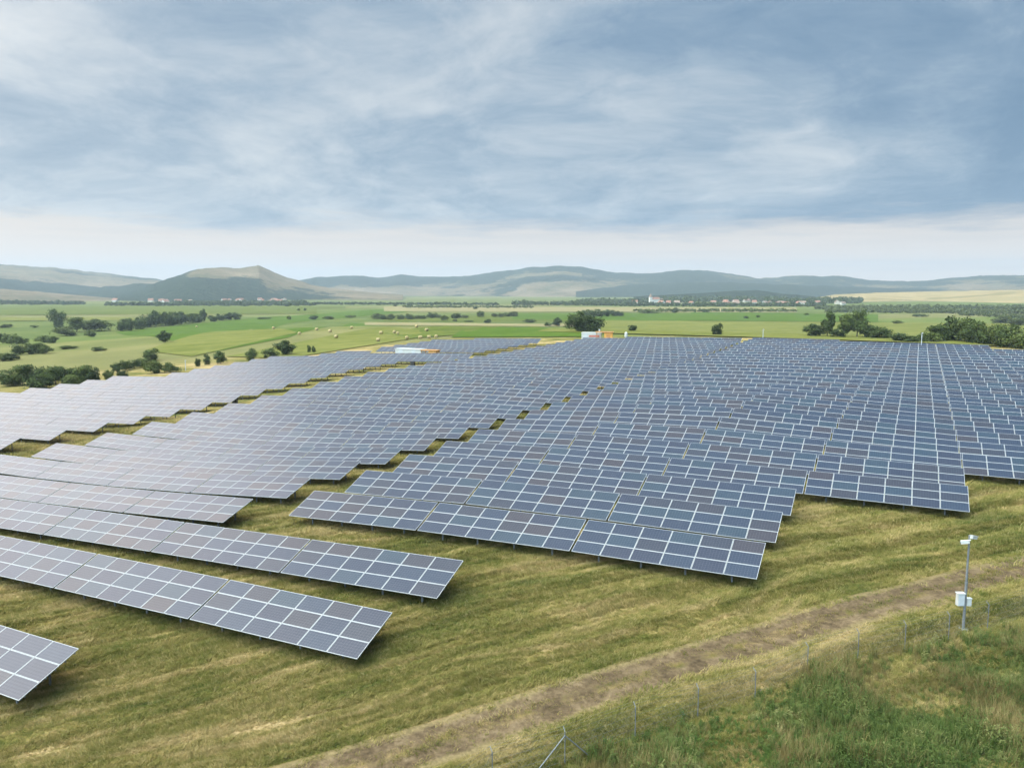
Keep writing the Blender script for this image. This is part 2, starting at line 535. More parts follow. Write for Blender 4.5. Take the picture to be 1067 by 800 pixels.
def mat_module(name, how):
    """polycrystalline glass; how: where a module's own tint comes from"""
    m, t, b = new_mat(name)
    if how == 'object':
        tint = t.add('ShaderNodeObjectInfo').outputs['Random']
    else:
        at = t.add('ShaderNodeAttribute', attribute_name='tint').outputs['Fac']
        tint = t.math('FRACT', t.math('ADD', at, t.math('MULTIPLY', t.add('ShaderNodeObjectInfo').outputs['Random'], 7.31)))
    uv = t.add('ShaderNodeUVMap').outputs[0]
    cells = t.scalev(uv, (10.0, 6.0, 0.0))
    wn = t.add('ShaderNodeTexWhiteNoise', {'Vector': t.vmath('ADD', t.vmath('FLOOR', cells), t.add('ShaderNodeCombineXYZ', {0: t.math('MULTIPLY', tint, 91.0), 1: 0.0, 2: t.math('MULTIPLY', tint, 37.0)}).outputs[0])})
    base = t.ramp(tint, [(0.0, (0.0070, 0.0152, 0.0350)), (0.22, (0.0086, 0.0190, 0.0399)), (0.40, (0.0117, 0.0152, 0.0280)), (0.54, (0.0094, 0.0243, 0.0406)), (0.64, (0.0148, 0.0152, 0.0252)), (0.76, (0.0086, 0.0137, 0.0315)), (0.88, (0.0203, 0.0160, 0.0231)), (0.95, (0.0086, 0.0236, 0.0420))], 'CONSTANT')
    cr = t.scalev(uv, (55.0, 34.0, 0.0))
    cryst = t.noise(cr, 1.0, 2.0, 0.6)
    base = t.mix(t.math('MULTIPLY', cryst, 0.35), base, t.mix(wn.outputs[0], (0.012, 0.018, 0.038), (0.034, 0.038, 0.056)))
    fr = t.vmath('FRACTION', cells)
    s = t.add('ShaderNodeSeparateXYZ', {0: fr})
    ex = t.math('ABSOLUTE', t.math('SUBTRACT', s.outputs[0], 0.5))
    ey = t.math('ABSOLUTE', t.math('SUBTRACT', s.outputs[1], 0.5))
    line = t.math('MAXIMUM', t.smooth(ex, 0.475, 0.485), t.smooth(ey, 0.475, 0.485))
    bus = t.math('LESS_THAN', t.math('ABSOLUTE', t.math('SUBTRACT', ey, 0.25)), 0.012)
    line = t.math('MAXIMUM', line, bus)
    base = t.mix(t.math('MULTIPLY', line, 0.20), base, (0.46, 0.48, 0.50))
    t.set(b, 'Base Color', base)
    b.inputs['Roughness'].default_value = 0.42
    b.inputs['IOR'].default_value = 1.50
    b.inputs['Specular IOR Level'].default_value = 0.15
    b.inputs['Coat Weight'].default_value = 0.85
    b.inputs['Coat Roughness'].default_value = 0.28
    b.inputs['Coat IOR'].default_value = 1.45
    # prismatic glass: a very slight unevenness
    bp = t.add('ShaderNodeBump', {'Strength': 0.05, 'Distance': 0.004, 'Height': t.noise(t.scalev(uv, (7.0, 4.0, 0)), 1.0, 2.0)})
    t.set(b, 'Normal', bp.outputs[0])
    return m


M_ground = mat_ground()
M_blades = mat_blades()
M_dirt = mat_dirt()
M_hill = mat_hills()
M_glass_o = mat_module('module_glass', 'object')
M_glass_a = mat_module('module_glass_sheet', 'attr')
M_alu = simple_mat('aluminium_frame', (0.35, 0.35, 0.355), 0.5, 0.1, 0.06, 3.0)
M_back = simple_mat('white_backsheet', (0.50, 0.51, 0.53), 0.7, 0, 0.05)
M_galv = simple_mat('galvanised_steel', (0.16, 0.165, 0.17), 0.6, 0.3, 0.2, 14.0)
M_greypaint = simple_mat('grey_painted_steel', (0.42, 0.43, 0.45), 0.5, 0.1, 0.12, 5.0)
M_white = simple_mat('white_painted_metal', (0.42, 0.415, 0.40), 0.5, 0.0, 0.08, 3.0)
M_black = simple_mat('black_housing', (0.02, 0.02, 0.022), 0.4, 0.0, 0.2, 3.0)
M_ochre = simple_mat('ochre_painted_metal', (0.52, 0.26, 0.05), 0.6, 0.0, 0.18, 2.0)
M_ochre_dk = simple_mat('ochre_roof', (0.36, 0.17, 0.05), 0.6, 0.0, 0.18, 2.0)
M_red = simple_mat('dull_red_paint', (0.36, 0.10, 0.07), 0.6, 0.0, 0.15, 2.0)
M_concrete = simple_mat('concrete', (0.26, 0.25, 0.23), 0.9, 0, 0.15, 5.0)
M_bark = simple_mat('bark', (0.085, 0.066, 0.048), 0.95, 0, 0.35, 4.0, 0.03)
M_wall = simple_mat('house_plaster', (0.46, 0.40, 0.33), 0.9, 0, 0.12, 0.6)
M_wallw = simple_mat('white_plaster', (0.50, 0.47, 0.43), 0.9, 0, 0.06, 0.6)
M_roof = simple_mat('clay_roof_tiles', (0.22, 0.105, 0.07), 0.9, 0, 0.25, 0.8)
M_roofb = simple_mat('brown_roof_tiles', (0.20, 0.135, 0.10), 0.9, 0, 0.25, 0.8)
M_straw = simple_mat('straw', (0.30, 0.225, 0.10), 0.95, 0, 0.25, 9.0, 0.04)

# ------------------------------------------------------------------ ground sheet to the horizon
def build_ground():
    radii = [0.0]
    r, step = 5.0, 0.16
    while r < 9000:
        radii.append(r)
        r += max(0.45, r * 0.021)
    radii.append(9000.0)
    lim = R_(62)
    ang = list(np.linspace(-lim, lim, 420)) + list(np.linspace(lim, 2 * math.pi - lim, 70)[1:-1])
    A = np.array(ang) + YAW + math.pi / 2
    Rr = np.array(radii[1:])
    x = CAM[0] + Rr[:, None] * np.cos(A)[None]
    y = CAM[1] + Rr[:, None] * np.sin(A)[None]
    z = terrain(x, y)
    # small unevenness near by
    zz = np.zeros_like(z)
    near = Rr < 140
    for i in np.nonzero(near)[0]:
        for j in range(len(A)):
            p = Vector((x[i, j] * 0.55, y[i, j] * 0.55, 0))
            q = Vector((x[i, j] * 0.13, y[i, j] * 0.13, 3.0))
            zz[i, j] = 0.05 * mnoise.noise(p) + 0.12 * mnoise.noise(q)
    z = z + zz
    nr, na = x.shape
    V = np.concatenate([np.stack([x, y, z], -1).reshape(-1, 3), [[CAM[0], CAM[1], tz(CAM[0], CAM[1])]]])
    idx = np.arange(nr * na).reshape(nr, na)
    a = idx[:-1]; b2 = idx[1:]
    F = np.stack([a, b2, np.roll(b2, -1, 1), np.roll(a, -1, 1)], -1).reshape(-1, 4)
    F = F[:, ::1]
    me = npmesh('ground', V, F)
    # centre fan
    bm = bmesh.new(); bm.from_mesh(me); bm.verts.ensure_lookup_table()
    c = bm.verts[nr * na]
    for j in range(na):
        bm.faces.new((c, bm.verts[idx[0, j]], bm.verts[idx[0, (j + 1) % na]]))
    bmesh.ops.recalc_face_normals(bm, faces=bm.faces)
    bm.to_mesh(me); bm.free()
    if me.polygons[len(me.polygons) // 2].normal.z < 0: me.flip_normals()
    me.polygons.foreach_set('use_smooth', [True] * len(me.polygons))
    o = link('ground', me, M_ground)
    tag(o, 'mown olive and straw coloured meadow running out to the green plain', kind='structure')
    return o


build_ground()


def ground_z_near(x, y):
    p = Vector((x * 0.55, y * 0.55, 0)); q = Vector((x * 0.13, y * 0.13, 3.0))
    k = 1.0 if math.hypot(x - CAM[0], y - CAM[1]) < 140 else 0.0
    return tz(x, y) + k * (0.05 * mnoise.noise(p) + 0.12 * mnoise.noise(q))


# the two-rut dirt track
def build_track():
    xs = np.linspace(trk_xy[0, 0] - 14, trk_xy[-1, 0] + 25, 200)
    ys = trk_y(xs)
    V, F, UV = [], [], []
    nc = 17
    for i in range(len(xs)):
        a = max(i - 1, 0); b2 = min(i + 1, len(xs) - 1)
        tx, ty = xs[b2] - xs[a], ys[b2] - ys[a]
        l = math.hypot(tx, ty); nx_, ny_ = -ty / l, tx / l
        for j in range(nc):
            u = j / (nc - 1)
            w = (u - 0.5) * 3.0
            x, y = xs[i] + nx_ * w, ys[i] + ny_ * w
            c = abs(u - 0.5)
            rut = -0.03 * math.exp(-((c - 0.2) / 0.07) ** 2)
            V.append((x, y, ground_z_near(x, y) + 0.05 + rut - (0.06 if j in (0, nc - 1) else 0)))
            UV.append((u, i / len(xs)))
    for i in range(len(xs) - 1):
        for j in range(nc - 1):
            F.append((i * nc + j, i * nc + j + 1, (i + 1) * nc + j + 1, (i + 1) * nc + j))
    me = pydata('dirt_track', V, F, True)
    if me.polygons[0].normal.z < 0: me.flip_normals()
    uvl = me.uv_layers.new(name='UVMap')
    for lp in me.loops: uvl.data[lp.index].uv = UV[lp.vertex_index]
    tag(link('dirt_track', me, M_dirt), 'worn brown dirt track with straw edges beside the fence', kind='structure')


build_track()

# ------------------------------------------------------------------ fields on the plain
def field(name, quad, mat, lift, label, nu=30, nv=8):
    P = [cast(*p) for p in quad]
    V, F = [], []
    for i in range(nu + 1):
        for j in range(nv + 1):
            u, v = i / nu, j / nv
            p = (P[0] * (1 - u) + P[1] * u) * (1 - v) + (P[3] * (1 - u) + P[2] * u) * v
            V.append((p.x, p.y, tz(p.x, p.y) + lift))
    for i in range(nu):
        for j in range(nv):
            F.append((i * (nv + 1) + j, (i + 1) * (nv + 1) + j, (i + 1) * (nv + 1) + j + 1, i * (nv + 1) + j + 1))
    me = pydata(name, V, F, True)
    if me.polygons[0].normal.z < 0: me.flip_normals()
    tag(link(name, me, mat), label, kind='structure')


F_bright = mat_field('bright_crop', (0.038, 0.070, 0.006), (0.068, 0.100, 0.012))
F_mid = mat_field('green_pasture', (0.050, 0.068, 0.010), (0.098, 0.108, 0.021))
F_pale = mat_field('pale_meadow', (0.082, 0.090, 0.017), (0.138, 0.132, 0.034))
F_tan = mat_field('ripe_stubble', (0.150, 0.128, 0.056), (0.215, 0.175, 0.085))
F_brown = mat_field('bare_field', (0.180, 0.130, 0.080), (0.240, 0.175, 0.105))
FIELDS = [
    ([(120, 346), (186, 357), (300, 336.5), (262, 332)], F_bright, 'bright green crop strip nearest the belt of dark trees'),
    ([(262, 332), (300, 336.5), (440, 324), (400, 322)], F_bright, 'bright green crop strip running on towards the far plain'),
    ([(196, 365), (212, 369), (300, 352), (268, 349)], F_bright, 'narrow bright green strip between two paler hay strips'),
    ([(268, 349), (300, 352), (400, 338.5), (366, 336.5)], F_bright, 'narrow bright green strip reaching to the hay bales'),
    ([(150, 366), (200, 372), (310, 347), (262, 343)], F_pale, 'pale yellow green hay strip between bright strips'),
    ([(235, 372), (300, 374), (470, 347), (400, 341)], F_pale, 'pale mown hay strip dotted with round bales'),
    ([(400, 348), (430, 353), (600, 344), (560, 339)], F_mid, 'green strip just behind the far solar tables'),
    ([(480, 345), (470, 352), (615, 351.5), (605, 341)], F_bright, 'flat bright green strip beside the dark tree clump'),
    ([(400, 329), (400, 335), (600, 335), (600, 329)], F_mid, 'middle green pasture band with small bushes'),
    ([(380, 336), (380, 339), (640, 341), (640, 338.5)], F_tan, 'thin straw coloured strip across the middle plain'),
    ([(534, 327), (534, 333), (720, 335), (720, 327)], F_bright, 'bright green band before the village'),
    ([(720, 325.5), (720, 334.5), (915, 336), (915, 328)], F_bright, 'bright green band continuing right below the village'),
    ([(620, 334), (560, 346), (1250, 370), (1120, 338)], F_pale, 'wide pale yellow green meadow behind the solar farm'),
    ([(400, 319.3), (400, 324.6), (830, 325.6), (830, 320.6)], F_tan, 'long straw coloured band in front of the village'),
    ([(0, 319.5), (0, 322), (360, 321.5), (360, 319.5)], F_mid, 'far green strip in front of the left hill foot'),
    ([(-60, 331), (-60, 335), (140, 334), (140, 331)], F_pale, 'pale strip across the left pasture'),
    ([(-60, 322), (-60, 329), (330, 327), (330, 321)], F_mid, 'flat green pasture on the left plain'),
]
for i, (q, m, lb) in enumerate(FIELDS):
    field('field', q, m, 0.10 + 0.02 * i, lb)

# ------------------------------------------------------------------ hills
def fbm(x, y, s, o=5):
    return mnoise.fractal(Vector((x / s, y / s, 0.37)), 0.9, 2.1, o)


def hill(name, prof, dist, front, back, wooded, label, step=3.0, nr=26, rough=0.10, base=None):
    """a real ridge: the skyline seen in the photograph at its distance, sloping down in front and behind"""
    px = np.arange(prof[0][0], prof[-1][0] + 0.1, step)
    py = np.interp(px, [p[0] for p in prof], [p[1] for p in prof])
    py = py + [1.1 * mnoise.fractal(Vector((q / 17.0, dist * .01, 0)), 0.8, 2.2, 5) * min(1, max(0, 303 - w) / 6) for q, w in zip(px, py)]
    V, F, A = [], [], []
    for a, (x_, y_) in enumerate(zip(px, py)):
        d = ray(x_, 310); h = math.hypot(d.x, d.y); dx, dy = d.x / h, d.y / h
        dd = dist + 0.10 * dist * mnoise.noise(Vector((x_ * 0.008, dist * 0.001, 5.0)))
        top = height_to(x_, y_, Vector((CAM[0] + dx * dd, CAM[1] + dy * dd, 0.0)))
        H = max(top - PLAIN, 2.0)
        for b2 in range(nr + 1):
            s = -1 + 2 * b2 / nr
            D = dd + (s * front if s < 0 else s * back)
            k = math.cos(s * math.pi / 2) ** (1.25 if s < 0 else 1.0)
            X, Y = CAM[0] + dx * D, CAM[1] + dy * D
            nz = fbm(X, Y, 420.0)
            n2 = fbm(X, Y, 120.0)
            z = PLAIN - 3 + (H + 3) * k * (1 + (rough * 2.2 * nz * (1 - k) + rough * 0.4 * n2 * (1 - k)))
            if abs(s) < 0.02: z += n2 * 0.012 * H + fbm(X, Y, 30.0) * 1.2
            V.append((X, Y, z))
            A.append(wooded(x_, k, s, nz))
    na = nr + 1
    for a in range(len(px) - 1):
        for b2 in range(nr):
            F.append((a * na + b2, (a + 1) * na + b2, (a + 1) * na + b2 + 1, a * na + b2 + 1))
    me = pydata(name, V, F, True)
    if sum(p.normal.z for p in me.polygons) < 0: me.flip_normals()
    at = me.attributes.new('forest', 'FLOAT', 'POINT')
    at.data.foreach_set('value', A)
    tag(link(name, me, M_hill), label, kind='structure')


hill('hills', [(-260, 281), (-160, 274), (-80, 273), (0, 276), (60, 279.5), (110, 285), (165, 291.5), (215, 297), (270, 302)], 4700, 1900, 900,
     lambda x, k, s, n: 0.25 + 0.5 * max(0, (k - .72) / .28) + 0.35 * max(0, (.5 - k)) + .35 * n, 'long far ridge with pale slopes and a wooded crest', rough=.2)
hill('hills', [(-260, 293), (-100, 288), (0, 290), (60, 294), (110, 300), (150, 305)], 3300, 800, 700,
     lambda x, k, s, n: 0.85, 'lower wooded ridge before the pale ridge', rough=.2)
hill('hills', [(80, 306), (110, 299), (140, 296), (165, 295), (190, 300), (215, 305)], 3000, 600, 500,
     lambda x, k, s, n: 0.9, 'small dark wooded spur beside the bare hill', rough=.2)
hill('hills', [(120, 306), (150, 300), (180, 289.5), (200, 283), (215, 280), (228, 279.6), (250, 279.2), (264, 277.4), (270, 276.6), (276, 279), (286, 284), (300, 289), (320, 295), (345, 300), (390, 305), (420, 307)], 2750, 820, 600,
     lambda x, k, s, n: 0.85 - 0.72 * max(0, min(1, (k - .50) / .22)) * max(0, min(1, (x - 185) / 26)) - 0.52 * max(0, min(1, (x - 255) / 26)) + .75 * n + .25 * max(0, min(1, (.42 - k) / .15)), 'rounded hill with a bare tan top and wooded flanks', step=2.0, nr=40, rough=.15)
hill('hills', [(250, 300), (310, 292), (330, 289.5), (350, 288), (370, 287), (395, 289.5), (420, 286.2), (450, 289), (490, 287.5), (530, 281.5), (560, 278.5), (580, 277.2), (602, 278.3), (640, 284), (670, 285.5), (700, 282.5), (725, 281.2), (745, 283.2), (790, 290), (840, 297), (880, 302)], 4300, 1200, 900,
     lambda x, k, s, n: 0.30 + 0.48 * max(0, min(1, (k - .25) / .35)) + .5 * n, 'blue grey wooded range filling the middle horizon', rough=.25)
hill('hills', [(600, 303), (650, 297), (700, 294.5), (760, 294), (800, 296), (860, 298), (920, 300), (980, 302), (1060, 304)], 3400, 700, 700,
     lambda x, k, s, n: 0.95, 'low dark wooded ridge behind the village', rough=.2)
hill('hills', [(720, 297), (760, 293), (800, 289.5), (815, 288.2), (835, 287.2), (855, 288.3), (872, 287.2), (890, 289.5), (905, 292), (945, 293.3), (965, 292), (990, 289.7), (1020, 287.3), (1067, 287), (1130, 285), (1220, 290), (1320, 296)], 4700, 1300, 900,
     lambda x, k, s, n: 0.70 + .5 * n, 'far blue ridge along the right horizon', rough=.25)
hill('hills', [(840, 312), (870, 307), (920, 304.8), (980, 303.5), (1067, 302), (1160, 300), (1260, 302)], 2500, 620, 500,
     lambda x, k, s, n: -0.70, 'gentle straw coloured slope beyond the riverside trees', rough=.1)
hill('hills', [(-260, 298), (-60, 299), (0, 301), (40, 304), (90, 308.5), (130, 312)], 2300, 420, 400,
     lambda x, k, s, n: 0.05, 'low tan slope with scattered bushes at the hill foot', rough=.2)
hill('hills', [(660, 309), (700, 307), (745, 304.5), (765, 303), (790, 303), (815, 306), (850, 309)], 2050, 260, 240,
     lambda x, k, s, n: 0.9, 'small wooded knoll behind the village roofs', step=2.0, rough=.2)

# ------------------------------------------------------------------ solar farm
MW, MH, PW, PH, MT = 1.690, 0.985, 1.717, 1.007, 0.040      # module, its grid pitch, thickness
TW = 6 * PW                                               # a table: six modules wide, three high
TP = 10.404                                               # table pitch along a row
SL = 3 * PH
TILT = 0.3759
ROWP = 5.9962
H0 = 0.70
CT, ST = math.cos(TILT), math.sin(TILT)


def module_geo(mb, cx, cy, cz, bright=1):
    """framed module lying in the XY plane, top at cz+MT; material 0 frame, 1 glass, 2 backsheet"""
    w, h, fr = MW / 2, MH / 2, 0.022
    o = [(-w, -h), (w, -h), (w, h), (-w, h)]
    i = [(-w + fr, -h + fr), (w - fr, -h + fr), (w - fr, h - fr), (-w + fr, h - fr)]
    v = [(x + cx, y + cy, cz) for x, y in o] + [(x + cx, y + cy, cz + MT) for x, y in o] + [(x + cx, y + cy, cz + MT) for x, y in i] + [(x + cx, y + cy, cz + MT - 0.005) for x, y in i]
    f, m = [(3, 2, 1, 0)], [2]
    for k in range(4):
        n = (k + 1) % 4
        f += [(k, n, 4 + n, 4 + k), (4 + k, 4 + n, 8 + n, 8 + k), (8 + k, 8 + n, 12 + n, 12 + k)]
        m += [0, 0, 0]
    f.append((12, 13, 14, 15)); m.append(1)
    b0 = len(mb.v)
    mb.v += v
    mb.f += [tuple(q + b0 for q in g) for g in f]
    mb.mi += m


def module_uv(me):
    uvl = me.uv_layers.new(name='UVMap')
    cs = [(0, 0), (1, 0), (1, 1), (0, 1)]
    for p in me.polygons:
        for k, li in enumerate(p.loop_indices):
            uvl.data[li].uv = cs[k % 4] if p.material_index == 1 else (0, 0)


_mb = MB(); module_geo(_mb, 0, 0, 0)
ME_module = _mb.mesh('solar_module'); module_uv(ME_module)
for _m in (M_alu, M_glass_o, M_back): ME_module.materials.append(_m)


def sheet_mesh(seed):
    mb = MB(); r = random.Random(seed); tints = []
    for c in range(6):
        for w in range(3):
            module_geo(mb, (c - 2.5) * PW, (w + 0.5) * PH, 0)
            tints += [r.random()] * 14
    me = mb.mesh('module_sheet'); module_uv(me)
    for m_ in (M_alu, M_glass_a, M_back): me.materials.append(m_)
    at = me.attributes.new('tint', 'FLOAT', 'FACE')
    at.data.foreach_set('value', tints)
    return me


ME_sheets = [sheet_mesh(100 + s) for s in range(12)]


def frame_mesh():
    """purlins along the table and rafters up the slope, under the modules"""
    mb = MB()
    for y in (0.28, 0.80, 1.30, 1.78, 2.28, 2.78):
        mb.box((0, y, -0.035), (TW - 0.02, 0.05, 0.066))
    for x in (-3.75, -1.25, 1.25, 3.75):
        mb.box((x, SL / 2, -0.115), (0.07, SL - 0.35, 0.09))
    return mb.mesh('support_frame')


ME_frame = frame_mesh()


def post_mesh(y_on_slope):
    """a C-profile post with a small head plate and a brace"""
    mb = MB()
    top = H0 + y_on_slope * ST - 0.15
    mb.box((0, 0, (top - 1.0) / 2), (0.10, 0.012, top + 1.0))
    mb.box((-0.044, 0.032, (top - 1.0) / 2), (0.012, 0.055, top + 1.0))
    mb.box((0.044, 0.032, (top - 1.0) / 2), (0.012, 0.055, top + 1.0))
    mb.box((0, 0.02, top + 0.01), (0.16, 0.12, 0.02))
    return mb.mesh('post')


YF, YR = 0.80, 2.42
ME_postF, ME_postR = post_mesh(YF), post_mesh(YR)
for _m in (ME_postF, ME_postR): _m.materials.append(M_galv)
ME_frame.materials.append(M_galv)


def stand_mesh():
    """frame and posts of a distant table in one mesh, in the table's own upright axes"""
    mb = MB()
    M = Matrix.Rotation(TILT, 4, 'X')
    for y in (0.28, 1.30, 2.28):
        p = M @ Vector((0, y, -0.04)); mb.box((p.x, p.y, p.z + H0), (TW - 0.02, 0.05, 0.066), 0, M.to_3x3())
    for x in (-3.75, -1.25, 1.25, 3.75):
        for y in (YF, YR):
            t = H0 + y * ST - 0.06
            mb.box((x, y * CT, (t - 1.0) / 2), (0.10, 0.06, t + 1.0))
    return mb.mesh('support_frame')


ME_stand = stand_mesh(); ME_stand.materials.append(M_galv)

BND = [(-400, 430), (-200, 420), (0, 408.5), (75, 400), (150, 390.5), (205, 383), (250, 377), (275, 373.5), (310, 370.5), (335, 371), (365, 366.5), (390, 362), (420, 358), (445, 355.5), (470, 353), (520, 351.8), (600, 351.6), (660, 350.9), (790, 352), (880, 354.5), (1000, 359), (1067, 363.5), (1200, 372)]


def inside_farm(x, y, z):
    u, v, d = proj(x, y, z)
    return d > 0 and v >= np.interp(float(u), [b[0] for b in BND], [b[1] for b in BND]) - 0.4


XL, NL, XF, NF, XM, YM = -45.802, -20.2228, -92.5762, 11.576, -1.2352, 0.261
SKR, SKL, SKF, SKM = 0.0994, 0.2367, -0.3694, 0.5113
TABLES = []       # x of the left end, y of the low edge, shear, block, row number, place from the aisle


def row_line(x, y, blk, row):
    """tables of one row are set out along a gently curved line"""
    xs = np.linspace(x[0], x[1], 9); ys = np.linspace(y[0], y[1], 9)
    return np.polyfit(xs, terrain(xs, ys), 2)


LINES = {}


def tilt_of(blk, row):
    return TILT - (0.055 if blk == 'L' and row <= 7 else 0.0)


def add_table(x0, y0, shear, blk, row, place):
    x0 -= 0.14
    xc = x0 + TW / 2
    z0, z1 = tz(x0, y0), tz(x0 + TW, y0 + shear * TW)
    if blk in 'LMF':
        if (blk, row) not in LINES:
            sp = (XL - 3 * TP, XL + TW) if blk == 'L' else (XL - 3 * TP, XL + 3 * TP) if blk == 'M' else (x0 - 6 * TP, x0 + TW)
            LINES[blk, row] = row_line(sp, (y0 + shear * (sp[0] - x0), y0 + shear * (sp[1] - x0)), blk, row)
        z0, z1 = float(np.polyval(LINES[blk, row], x0)), float(np.polyval(LINES[blk, row], x0 + TW))
    u, v, d = proj(xc, y0, (z0 + z1) / 2 + H0)
    if d < 5 or u < -260 or u > 1330 or v > 1010: return
    if row > 3 and not inside_farm(xc, y0 + SL * CT, (z0 + z1) / 2 + H0 + SL * ST): return
    TABLES.append((x0, y0, z0, z1, shear, blk, row, place, float(u), float(v), float(d)))


def skew_l(r):
    """the middle field drifts a little, but the mown aisle beside it stays open"""
    return min(SKL * r, -3 * TP + SKR * r - 2.5 - TW - XL)


for r in range(1, 42):
    kmax = -1 if r <= 3 else (0 if r <= 5 else 16)
    for k in range(-3, kmax + 1):
        add_table(k * TP + SKR * r, -ROWP + r * ROWP, 0.0, 'R', r, k + 4)
for r in range(4, 44):
    for k in range(-3, 1):
        add_table(XL + k * TP + skew_l(r), NL - ROWP + r * ROWP - 0.0315 * (k - 0.0) * TP, -0.0315, 'L', r, 1 - k)
for r in range(1, 4):
    for k in range(-3, (2 if r == 1 else 3)):
        add_table(XL + XM + k * TP + SKM * r + (-0.43 if r == 1 else 0), NL - ROWP + YM + r * ROWP + (-2.0167 if r == 1 else 0), 0.0, 'M', r, (3 - k) if r > 1 else (2 - k))
for i in range(-3, 42):
    right = XF + SKF * i + TW
    if i >= 15: right = XL - 3 * TP + skew_l(6 + i) - (4.0 if i < 18 else 10.0)
    for k in range(0, 16):
        add_table(right - TW - k * TP, NF + i * ROWP, 0.0, 'F', i + 4, k + 1)

# clearings where the inverter stations stand
STATION = at_dist(427, 150.0)
ST1 = cast(428, 372.5); ST2 = cast(450, 375.0)


def clear_of(t):
    x0, y0 = t[0], t[1]
    for p, rx, ry in ((ST1, 6.0, 3.6), (ST2, 3.5, 3.2)):
        if x0 - rx < p.x < x0 + TW + rx and y0 - ry + 0.6 < p.y < y0 + 2.8 + ry - 1.2: return False
    return True


TABLES = [t for t in TABLES if clear_of(t)]


def shown(t):
    x0, y0, z0, z1 = t[:4]
    u, v, d = proj(np.array([x0, x0 + TW, x0 + TW, x0]), np.array([y0, y0, y0 + SL * CT, y0 + SL * CT]), np.array([z0, z1, z1 + SL * ST, z0 + SL * ST]) + H0)
    uc = np.clip(u, 0, 1067); vc = np.clip(v, 0, 800)
    s = abs(np.dot(uc, np.roll(vc, -1)) - np.dot(vc, np.roll(uc, -1))) / 2
    full = abs(np.dot(u, np.roll(v, -1)) - np.dot(v, np.roll(u, -1))) / 2
    return s if s > 0.1 else -1.0 / max(full, 1e-3) * 0 - 1 + 0 * full


TABLES.sort(key=lambda t: -shown(t))
N_IND, N_NEAR = 298, 64
FIELD_NAME = {'R': 'field beside the track', 'L': 'middle field', 'M': 'middle field', 'F': 'outer field'}


def table_label(t):
    blk, row, place = t[5], t[6], t[7]
    if blk == 'R':
        return 'blue solar table in the %s trackside field row, %s from the mown aisle' % (ORD[row], ORD[place])
    if blk == 'M':
        return 'blue solar table in the %s row jutting into open grass, %s from its end' % (ORD[row], ORD[place])
    if blk == 'L':
        return 'grey solar table in the %s middle field row, %s from the trackside aisle' % (ORD[row - 3], ORD[place])
    return 'pale shiny solar table in the %s outer field row, %s from its aisle' % (ORD[row - 2 if row > 2 else row], ORD[place])


def table_root(t):
    x0, y0, z0, z1, sh = t[:5]
    o = link('solar_table', None, loc=(x0 + TW / 2, y0 + sh * TW / 2, (z0 + z1) / 2), rot=(0, -math.atan2(z1 - z0, TW), math.atan(sh)))
    o.empty_display_size = 0.5
    tag(o, table_label(t), 'solar table', 'solar tables of the farm')
    return o


PROTO = {}


def put(name, me, parent, loc, rot):
    """first one of each kind is made, the rest are copies of it"""
    if me.name not in PROTO:
        PROTO[me.name] = o = bpy.data.objects.new(name, me)
    else:
        o = PROTO[me.name].copy()
    COL.objects.link(o)
    o.parent = parent; o.location = loc; o.rotation_euler = rot
    return o


for n, t in enumerate(TABLES[:N_IND]):
    root = table_root(t)
    roll = root.rotation_euler.y
    tl = tilt_of(t[5], t[6]); ct, st = math.cos(tl), math.sin(tl)
    if n < N_NEAR:
        for c in range(6):
            for w in range(3):
                ys = (w + 0.5) * PH
                put('solar_module', ME_module, root, ((c - 2.5) * PW, ys * ct, H0 + ys * st), (tl, 0, 0))
        put('support_frame', ME_frame, root, (0, 0, H0 - 0.005), (tl, 0, 0))
        for x in (-3.75, -1.25, 1.25, 3.75):
            put('post', ME_postF, root, (x, YF * ct, 0 if tl == TILT else -0.06), (0, -roll, 0))
            put('post', ME_postR, root, (x, YR * ct, 0 if tl == TILT else -0.15), (0, -roll, 0))
    else:
        put('module_sheet', ME_sheets[n % len(ME_sheets)], root, (0, 0, H0), (tl, 0, 0))
        put('support_frame', ME_stand, root, (0, 0, 0 if tl == TILT else -0.17), (0, 0, 0))

